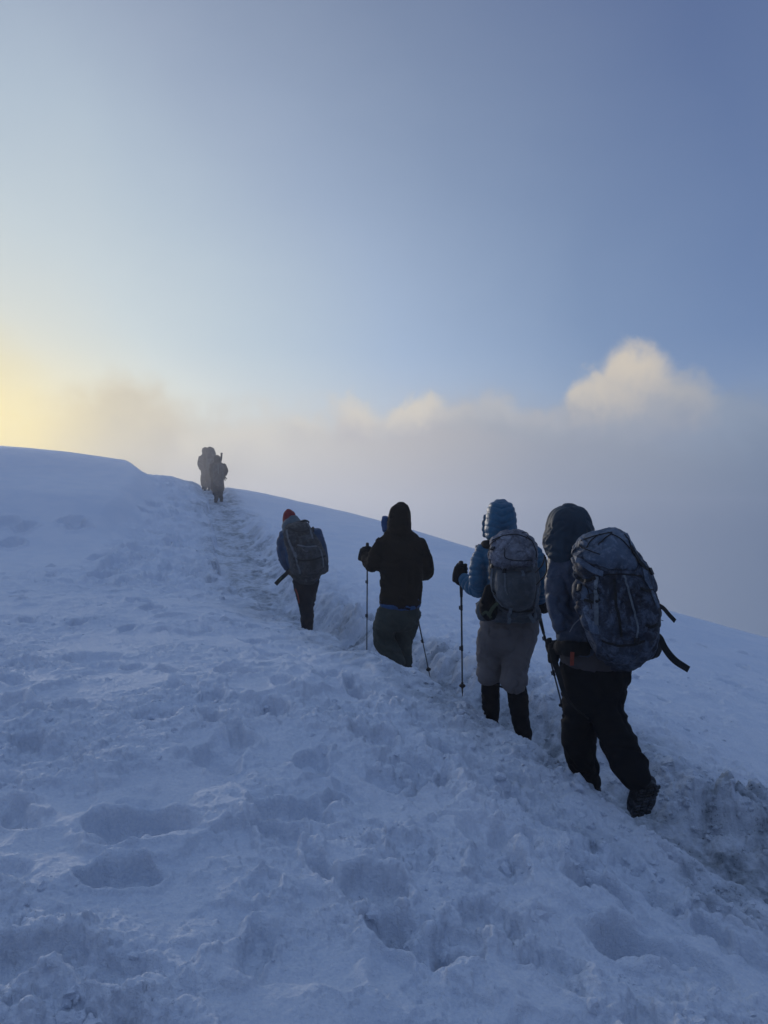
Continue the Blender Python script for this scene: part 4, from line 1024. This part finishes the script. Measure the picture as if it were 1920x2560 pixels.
# ================================================================== hiker in the brown jacket
def hiker_brown():
    Y = 7.5
    P = person('person in a dark brown hooded jacket over blue fleece, dark green trousers, no pack', .15, 7.6)
    torso = [(1322, 968, 1026, .08, .02), (1340, 956, 1046, .12, .01), (1362, 948, 1058, .14, .0), (1410, 948, 1058, .15, .0), (1470, 950, 1056, .16, .0), (1510, 949, 1052, .16, .0)]
    armL = [(958, 1354, Y + .02, .07), (945, 1385, Y + .0, .088), (934, 1412, Y + .04, .078), (921, 1402, Y + .16, .066), (914, 1390, Y + .26, .050)]
    armR = [(1046, 1356, Y + .02, .07), (1060, 1390, Y + .02, .075), (1068, 1425, Y + .06, .072), (1062, 1438, Y + .18, .060), (1050, 1440, Y + .3, .05)]
    legL = [(972, 1530, Y, .120), (962, 1570, Y + .0, .112), (958, 1595, Y + .04, .100), (975, 1630, Y - .02, .100), (994, 1665, Y - .06, .085)]
    legR = [(1022, 1530, Y + .03, .115), (1014, 1575, Y + .10, .105), (1008, 1610, Y + .12, .088), (1012, 1650, Y + .10, .072), (1013, 1690, Y + .10, .068)]
    hc = at(992, 1298, Y + .07)
    body_mesh(P, hc, .098, -.7, [(torso, Y, 0)], [armL, armR, legL, legR], .014)
    bm = bmesh.new(); rows(bm, torso, Y); limb(bm, armL); limb(bm, armR)
    cloth('jacket', bm, M_BROWN, P, .012, 5, creases(.010, 203, .9, .5, .8))
    bm = bmesh.new(); rows(bm, [(1260, 990, 1014, .05, .05), (1266, 979, 1021, .09, .05), (1280, 973, 1026, .13, .04), (1300, 969, 1028, .145, .03), (1320, 967, 1029, .14, .02), (1336, 970, 1030, .12, .0)], Y)
    cloth('hood', bm, M_BROWN, P, .010, 4, creases(.007, 205, 1.0, .4, .8))
    bm = bmesh.new(); limb(bm, [(966, 1294, Y + .12, .045), (964, 1310, Y + .14, .045), (967, 1325, Y + .12, .045)]); cloth('neck_gaiter', bm, M_BLUE, P, .010, 3, creases(.006, 207))
    bm = bmesh.new(); rows(bm, [(1496, 950, 1051, .165, 0), (1509, 949, 1052, .170, 0), (1515, 950, 1051, .166, 0)], Y, yaw=0); cloth('fleece_hem', bm, M_BLUE, P, .010, 3, creases(.006, 209))
    bm = bmesh.new(); rows(bm, [(1494, 949, 1051, .174, 0), (1507, 948, 1053, .184, 0)], Y); cloth('jacket_hem', bm, M_BROWN, P, .010, 3, creases(.006, 210))
    bm = bmesh.new(); limb(bm, legL); limb(bm, legR); rows(bm, [(1505, 952, 1048, .14, 0), (1535, 945, 1045, .15, 0), (1565, 944, 1036, .13, .02)], Y)
    cloth('trousers', bm, M_OLIVE, P, .011, 4, creases(.013, 211, 1.0, 1.1, .4))
    for (u, v, yy, ank) in ((996, 1690, Y - .08, (994, 1670, Y - .06)), (1013, 1705, Y + .06, (1013, 1692, Y + .10))):
        h = at(u, v, yy); f0 = floor_z(h.x, h.y); boot(Vector((h.x, h.y, f0)), Vector((h.x - .13, h.y + .24, f0 + .01)), Vector((0, 0, 1)), P, .115, ankle=at(*ank))
    Yh = Y + .30
    top = at(918.5, 1358, Yh); tip = at(917, 1640, Yh - .05)
    glove(at(917, 1380, Yh), top - tip, Vector((-.7, -.8, 0)), Vector((1, 0, 0)), M_BLACK, P, 1.2, cuff=at(912, 1393, Yh - .02))
    pole('thin pole planted to the left of the brown jacket, its grip above the fist', top, tip, rad=.0072, basket=False)
    top = at(1026, 1455, Y + .42); tip = at(1075, 1692, Y - .25)
    glove(at(1030, 1460, Y + .40), top - tip, Vector((.4, -1, 0)), Vector((-1, 0, 0)), M_BLACK, P, 1.1, cuff=at(1045, 1444, Y + .34))
    pole('thin pole slanting back to the right of the brown jacket', top, tip, rad=.0072)

# ================================================================== hiker with the red hat
def hiker_red():
    Y = 10.0
    P = person('stooping person in a red knit hat and blue jacket, walking up the trench', -1.05, 10.1)
    torso = [(1312, 720, 768, .12, .10), (1330, 712, 790, .16, .06), (1360, 708, 803, .18, .02), (1400, 716, 806, .17, .0), (1432, 730, 800, .16, .0), (1446, 734, 797, .15, .0)]
    armL = [(716, 1336, Y + .06, .09), (708, 1365, Y + .02, .088), (711, 1395, Y + .02, .080), (724, 1418, Y + .12, .062), (730, 1410, Y + .28, .05)]
    armR = [(788, 1330, Y + .06, .09), (800, 1365, Y + .03, .080), (806, 1400, Y + .05, .070), (800, 1418, Y + .18, .055), (790, 1412, Y + .3, .05)]
    legL = [(752, 1450, Y, .115), (758, 1480, Y + .02, .105), (764, 1515, Y + .02, .085), (768, 1550, Y + .0, .075), (768, 1578, Y - .02, .07)]
    legR = [(780, 1450, Y, .095), (772, 1480, Y + .08, .10), (768, 1515, Y + .16, .09), (768, 1550, Y + .14, .08), (768, 1576, Y + .12, .07)]
    hc = at(722, 1300, Y + .20)
    body_mesh(P, hc, .098, -.5, [(torso, Y, 0)], [armL, armR, legL, legR], .016)
    bm = bmesh.new(); rows(bm, torso, Y); limb(bm, armL); limb(bm, armR); cloth('jacket', bm, M_BLUEJ, P, .013, 4, creases(.012, 303, .9, .7, .8))
    bm = bmesh.new(); rows(bm, [(1276, 715, 730, .07, .18), (1279, 711, 734, .10, .18), (1286, 708, 738, .125, .17), (1300, 707, 740, .125, .15), (1310, 710, 740, .10, .13)], Y); cloth('knit_hat', bm, M_RED, P, .009, 4, lambda co: .003 * np.sin((co[:, 0] * 60 + co[:, 1] * 20)))
    bm = bmesh.new(); rows(bm, [(1293, 722, 744, .09, .08), (1302, 712, 752, .12, .06), (1312, 706, 760, .14, .05), (1330, 706, 756, .13, .04)], Y, yaw=0); cloth('collar_hood', bm, M_SLATE, P, .011, 4, creases(.010, 307, 1.2))
    bm = bmesh.new(); rows(bm, [(1436, 731, 797, .165, 0), (1450, 736, 794, .16, 0)], Y); cloth('jacket_hem', bm, M_PACKD, P, .011, 3, creases(.008, 309))
    bm = bmesh.new(); limb(bm, legL); limb(bm, legR); rows(bm, [(1440, 736, 794, .13, 0), (1465, 740, 788, .12, .02)], Y); cloth('trousers', bm, M_NAVT, P, .012, 4, creases(.012, 311, .9, 1, .5))
    ribbon('leg_trim', [at(738, 1472, Y - .09), at(743, 1484, Y - .1), at(746, 1496, Y - .1), at(747, 1508, Y - .09)], [Vector((-.8, -1, 0))] * 4, .02, M_ORANGE, P, .004, label='orange side trim')
    for (u, v, yy, ank) in ((768, 1592, Y - .04, (768, 1578, Y - .02)), (768, 1590, Y + .14, (768, 1576, Y + .12))):
        h = at(u, v, yy); f0 = floor_z(h.x, h.y); boot(Vector((h.x, h.y, f0)), Vector((h.x - .1, h.y + .25, f0 + .02)), Vector((0, 0, 1)), P, .115, ankle=at(*ank))
    glove(at(728, 1402, Y + .33), Vector((0, .2, 1)), Vector((-.5, .8, 0)), Vector((1, 0, 0)), M_BLACK, P, 1.1, cuff=at(730, 1410, Y + .28))
    glove(at(786, 1404, Y + .35), Vector((0, .2, 1)), Vector((.5, .8, 0)), Vector((-1, 0, 0)), M_BLACK, P, 1.1, cuff=at(790, 1412, Y + .3))
    B = item('backpack', 'weathered dark backpack on the stooping hiker with the red hat', 'backpack', at(770, 1440, Y - .25), 'backpacks worn by the hikers')
    Yp = Y - .22
    bm = bmesh.new(); rows(bm, [(1318, 716, 774, .14, .08), (1345, 713, 790, .20, .02), (1378, 722, 808, .22, -.03), (1408, 727, 819, .22, -.05), (1426, 727, 817, .20, -.04), (1441, 733, 800, .14, .0)], Yp, power=2.5)
    main = cloth('main_bag', bm, M_PACKD, B, .011, 4, creases(.022, 321, .9, 1, 1))
    bm = bmesh.new(); rows(bm, [(1306, 738, 766, .08, .1), (1312, 722, 772, .13, .08), (1328, 713, 777, .16, .05), (1345, 717, 782, .17, .03), (1358, 728, 780, .14, .02)], Yp - .02); lid = cloth('lid', bm, M_PACKD, B, .011, 4, creases(.016, 323, 1.2))
    bm = bmesh.new(); rows(bm, [(1392, 748, 796, .06, 0), (1408, 742, 802, .09, 0), (1428, 744, 798, .08, 0)], Yp - .15); fp = cloth('front_pocket', bm, M_PACKD, B, .011, 3, creases(.014, 325, 1.2))
    sf = Surf([main, lid, fp]); sf.Y = Yp - .15
    sf.strap('strap', [(718, 1325), (722, 1350), (732, 1372), (738, 1392)], .026, M_WEBGR, B, .010)
    sf.strap('strap', [(768, 1310), (777, 1330), (781, 1348)], .022, M_WEBGR, B, .010)
    sf.strap('strap', [(738, 1380), (744, 1410), (750, 1434)], .022, M_WEBGR, B, .010)
    sf.strap('compression_strap', [(734, 1396), (760, 1402), (790, 1398), (812, 1390)], .022, M_WEB, B, .010)
    sf.strap('compression_strap', [(742, 1362), (765, 1368), (790, 1366)], .020, M_WEBGR, B, .010)
    sf.strap('strap', [(800, 1374), (806, 1396), (808, 1418)], .020, M_WEBGR, B, .010)
    sf.cord('cord', [(722, 1318), (745, 1330), (772, 1326)], .005, M_WEB, B)
    sf.cord('cord', [(748, 1420), (751, 1428), (751, 1434)], .005, M_PALEC, B)
    sf.cord('cord', [(756, 1372), (762, 1378), (770, 1378)], .004, M_PALEC, B)
    n = Vector((0, -1, .2))
    ribbon('loose_strap', [at(722, 1428, Y - .18), at(712, 1438, Y - .2), at(700, 1449, Y - .2), at(689, 1461, Y - .2)], [n, n, Vector((.2, -1, .2)), n], .052, M_WEB, B, .006)
    ribbon('olive_strap', [at(704, 1442, Y - .22), at(698, 1450, Y - .22)], [n] * 2, .02, M_WEBG, B)
    ribbon('loose_strap', [at(812, 1405, Yp - .1), at(817, 1416, Yp - .1), at(815, 1432, Yp - .1)], [n] * 3, .018, M_WEBGR, B)
    ribbon('loose_strap', [at(802, 1424, Yp - .1), at(804, 1436, Yp - .1)], [n] * 2, .032, M_WEB, B)
    ribbon('loose_strap', [at(763, 1443, Yp - .12), at(766, 1455, Yp - .12)], [n] * 2, .012, M_WEBGR, B)
    bm = bmesh.new(); limb(bm, [(752, 1304, Yp, .012), (762, 1301, Yp, .012), (771, 1304, Yp, .010), (772, 1308, Yp, .008)], n=8); emit('haul_loop', bm, M_WEB, B)
    bm = bmesh.new(); limb(bm, [(740, 1430, Yp + .05, .05), (728, 1430, Yp + .12, .05), (724, 1424, Yp + .3, .04)], flat=.6); emit('hip_belt', bm, M_WEB, B)
    bm = bmesh.new(); limb(bm, [(724, 1330, Y - .12, .035), (716, 1326, Y + .05, .036), (714, 1345, Y + .2, .03), (720, 1390, Y + .2, .025)], flat=.5); emit('shoulder_strap', bm, M_BLACK, B)
    bm = bmesh.new(); limb(bm, [(776, 1328, Y - .12, .035), (784, 1324, Y + .05, .036), (786, 1345, Y + .2, .03), (784, 1390, Y + .2, .025)], flat=.5); emit('shoulder_strap', bm, M_BLACK, B)

# ================================================================== three hikers on the crest
def far_hiker(label, Y, x0, head, hr, torso, arms, legs, hem=None, yaw=-.3):
    p0 = at(x0[0], x0[1], Y)
    P = person(label, p0.x, p0.y, 'three hikers huddled on the crest')
    hc = at(head[0], head[1], Y + .08)
    body_mesh(P, hc, .10, yaw, [(torso, Y, 0)], arms + legs, .022)
    bm = bmesh.new(); rows(bm, torso, Y); [limb(bm, a) for a in arms]; cloth('jacket', bm, M_FAR, P, .02, 3, creases(.02, int(Y * 7), .8))
    bm = bmesh.new(); rows(bm, [(head[1] - hr, head[0] - hr * .4, head[0] + hr * .4, .06, .06), (head[1] - hr * .8, head[0] - hr * .75, head[0] + hr * .75, .11, .05), (head[1], head[0] - hr, head[0] + hr, .15, .03), (head[1] + hr * .8, head[0] - hr * .9, head[0] + hr * .95, .14, .0), (head[1] + hr * 1.3, head[0] - hr, head[0] + hr, .12, 0)], Y)
    cloth('hood', bm, M_FAR, P, .018, 3, creases(.01, 5))
    bm = bmesh.new(); [limb(bm, a) for a in legs]
    v, ul, ur, dp, dy = torso[-1]; rows(bm, [(v - 6, ul + 1, ur - 1, .12, 0), (v + 8, ul + 2, ur - 2, .12, 0)], Y)
    cloth('trousers', bm, M_FAR2, P, .018, 3, creases(.016, 9))
    for a in legs:
        e = at(*a[-1][:3]); f0 = floor_z(e.x, e.y); boot(Vector((e.x + .02, e.y - .06, max(f0, e.z - .14))), Vector((e.x - .06, e.y + .2, max(f0, e.z - .14))), Vector((0, 0, 1)), P, .12, ankle=e + Vector((0, 0, .02)))
    for a in arms:
        e = at(*a[-1][:3]); glove(e + Vector((0, .06, -.02)), Vector((0, .3, 1)), Vector((1 if a[0][0] > x0[0] else -1, .2, 0)), Vector((0, 0, 1)), M_BLACK, P, 1.2, cuff=e)
    return P
def far_pack(label, Y, L, loc):
    B = item('backpack', label, 'backpack', at(*loc), 'backpacks worn by the hikers')
    bm = bmesh.new(); rows(bm, L, Y); main = cloth('main_bag', bm, M_PACKD, B, .02, 3, creases(.02, 77, .8))
    v, ul, ur, dp, dy = L[1]
    bm = bmesh.new(); rows(bm, [(v - 5, ul + 2, ur - 2, .09, dy), (v + 1, ul, ur, .14, dy), (v + 8, ul + 1, ur - 1, .13, dy)], Y - .03); emit('lid', bm, M_PACKD, B)
    return B, main
def hikers_far():
    Ya = 30.0
    far_hiker('slim hooded person on the crest, leftmost of the huddled three', Ya, (508, 1216), (513, 1127), 8.0,
              [(1137, 504, 520, .10, 0), (1145, 499, 528, .16, 0), (1160, 501, 528, .17, 0), (1180, 503, 527, .17, 0), (1190, 504, 526, .17, 0)],
              [[(502, 1143, Ya, .085), (499, 1155, Ya, .085), (502, 1170, Ya + .05, .075), (506, 1174, Ya + .25, .06)], [(526, 1143, Ya, .08), (529, 1158, Ya, .08), (527, 1170, Ya + .1, .07), (522, 1172, Ya + .3, .06)]],
              [[(509, 1190, Ya, .115), (508, 1202, Ya, .10), (508, 1213, Ya + .05, .08)], [(521, 1190, Ya, .115), (519, 1204, Ya - .05, .10), (513, 1219, Ya - .15, .08)]])
    Yb = 28.6
    far_hiker('broad hooded person on the crest with a rounded pack, middle of the huddled three', Yb, (526, 1216), (525, 1127), 9.0,
              [(1137, 515, 537, .11, 0), (1146, 512, 542, .17, 0), (1165, 513, 541, .18, 0), (1186, 513, 538, .18, 0)],
              [[(516, 1143, Yb, .085), (514, 1156, Yb, .08), (515, 1168, Yb + .1, .07), (520, 1170, Yb + .3, .06)], [(539, 1143, Yb, .085), (542, 1156, Yb, .08), (540, 1168, Yb + .1, .07), (534, 1170, Yb + .3, .06)]],
              [[(519, 1188, Yb, .11), (522, 1203, Yb, .09), (523, 1216, Yb, .075)], [(532, 1188, Yb, .11), (533, 1203, Yb + .2, .09), (533, 1218, Yb + .2, .075)]])
    far_pack('rounded pack of the middle hiker on the crest', Yb - .25, [(1122, 522, 535, .08, 0), (1130, 519, 538, .14, 0), (1148, 516, 540, .17, 0), (1168, 517, 539, .16, 0), (1176, 520, 536, .1, 0)], (528, 1176, Yb - .25))
    Yc = 26.0
    far_hiker('person in a long dark coat on the crest, lowest and nearest of the huddled three', Yc, (546, 1250), (543, 1147), 8.2,
              [(1155, 534, 550, .10, 0), (1162, 530, 561, .16, 0), (1180, 529, 562, .18, 0), (1200, 528, 560, .19, 0), (1220, 527, 561, .18, 0), (1228, 530, 557, .15, 0)],
              [[(531, 1162, Yc, .08), (529, 1176, Yc, .075), (530, 1190, Yc + .1, .065), (535, 1192, Yc + .3, .055)], [(558, 1162, Yc, .08), (564, 1176, Yc, .078), (561, 1186, Yc + .05, .065), (555, 1188, Yc + .25, .055)]],
              [[(539, 1222, Yc, .09), (541, 1238, Yc, .072), (540, 1250, Yc - .05, .065)], [(554, 1222, Yc, .09), (551, 1236, Yc + .1, .072), (554, 1247, Yc + .1, .062)]])
    B, main = far_pack('slim pack with a loose strap pair on the long-coated hiker on the crest', Yc - .25, [(1160, 536, 556, .08, 0), (1168, 533, 559, .14, 0), (1185, 532, 560, .16, 0), (1205, 534, 558, .14, 0), (1212, 538, 555, .1, 0)], (546, 1212, Yc - .25))
    n = Vector((0, -1, .1))
    ribbon('loose_strap', [at(559, 1187, Yc - .2), at(567, 1198, Yc - .2)], [n] * 2, .035, M_WEB, B); ribbon('loose_strap', [at(560, 1188, Yc - .2), at(563, 1202, Yc - .2)], [n] * 2, .03, M_WEB, B)
    ribbon('strap', [at(545, 1162, Yc - .46), at(546, 1184, Yc - .46)], [n] * 2, .02, M_WEBGR, B)
    pole('dark pole standing up from the pack of the long-coated hiker on the crest', at(554, 1133, Yc - .18), at(551, 1178, Yc - .18), rad=.018, basket=False, group='trekking poles carried by the hikers')
hiker_dark(); hiker_teal(); hiker_brown(); hiker_red(); hikers_far()

snow_chunks()

# ------------------------------------------------------------------ haze
def haze():
    bm = bmesh.new(); bmesh.ops.create_cube(bm, size=1)
    zb, zt = -125.0, 8.0
    for v in bm.verts: v.co = Vector((v.co.x * 256, v.co.y * 256, zb if v.co.z < 0 else zt))
    me = bpy.data.meshes.new('haze'); bm.to_mesh(me); bm.free()
    o = bpy.data.objects.new('haze', me); C.objects.link(o); o['kind'] = 'stuff'
    m = bpy.data.materials.new('haze'); m.use_nodes = True; t = NT(m.node_tree)
    for n in list(t.n): t.n.remove(n)
    v = t.new('ShaderNodeVolumePrincipled'); v.inputs['Density'].default_value = HAZE; v.inputs['Color'].default_value = (.92, .94, 1, 1)
    v.inputs['Anisotropy'].default_value = .5
    out = t.new('ShaderNodeOutputMaterial'); t.l.new(v.outputs[0], out.inputs['Volume'])
    me.materials.append(m)
def mist():
    """the drift of cloud that lies over the crest behind the last hikers"""
    bm = bmesh.new(); bmesh.ops.create_icosphere(bm, subdivisions=4, radius=1)
    me = bpy.data.meshes.new('mist'); bm.to_mesh(me); bm.free()
    o = bpy.data.objects.new('mist', me); C.objects.link(o); o.location = (-7, 28, .8); o.scale = (17, 11.5, 6.5); o['kind'] = 'stuff'; o['label'] = 'thin drift of mist lying over the crest'; o['category'] = 'mist'
    m = bpy.data.materials.new('mist'); m.use_nodes = True; t = NT(m.node_tree)
    for n in list(t.n): t.n.remove(n)
    v = t.new('ShaderNodeVolumePrincipled'); ob = t.new('ShaderNodeTexCoord').outputs['Object']; rad_ = t.vm('LENGTH', ob)
    t.put(v.inputs['Density'], t.m('MULTIPLY', t.mapr(rad_, 1.0, .15), .022)); v.inputs['Color'].default_value = (.93, .94, .97, 1)
    v.inputs['Anisotropy'].default_value = .45
    out = t.new('ShaderNodeOutputMaterial'); t.l.new(v.outputs[0], out.inputs['Volume'])
    me.materials.append(m)
HAZE = 0.0026
haze()
mist()
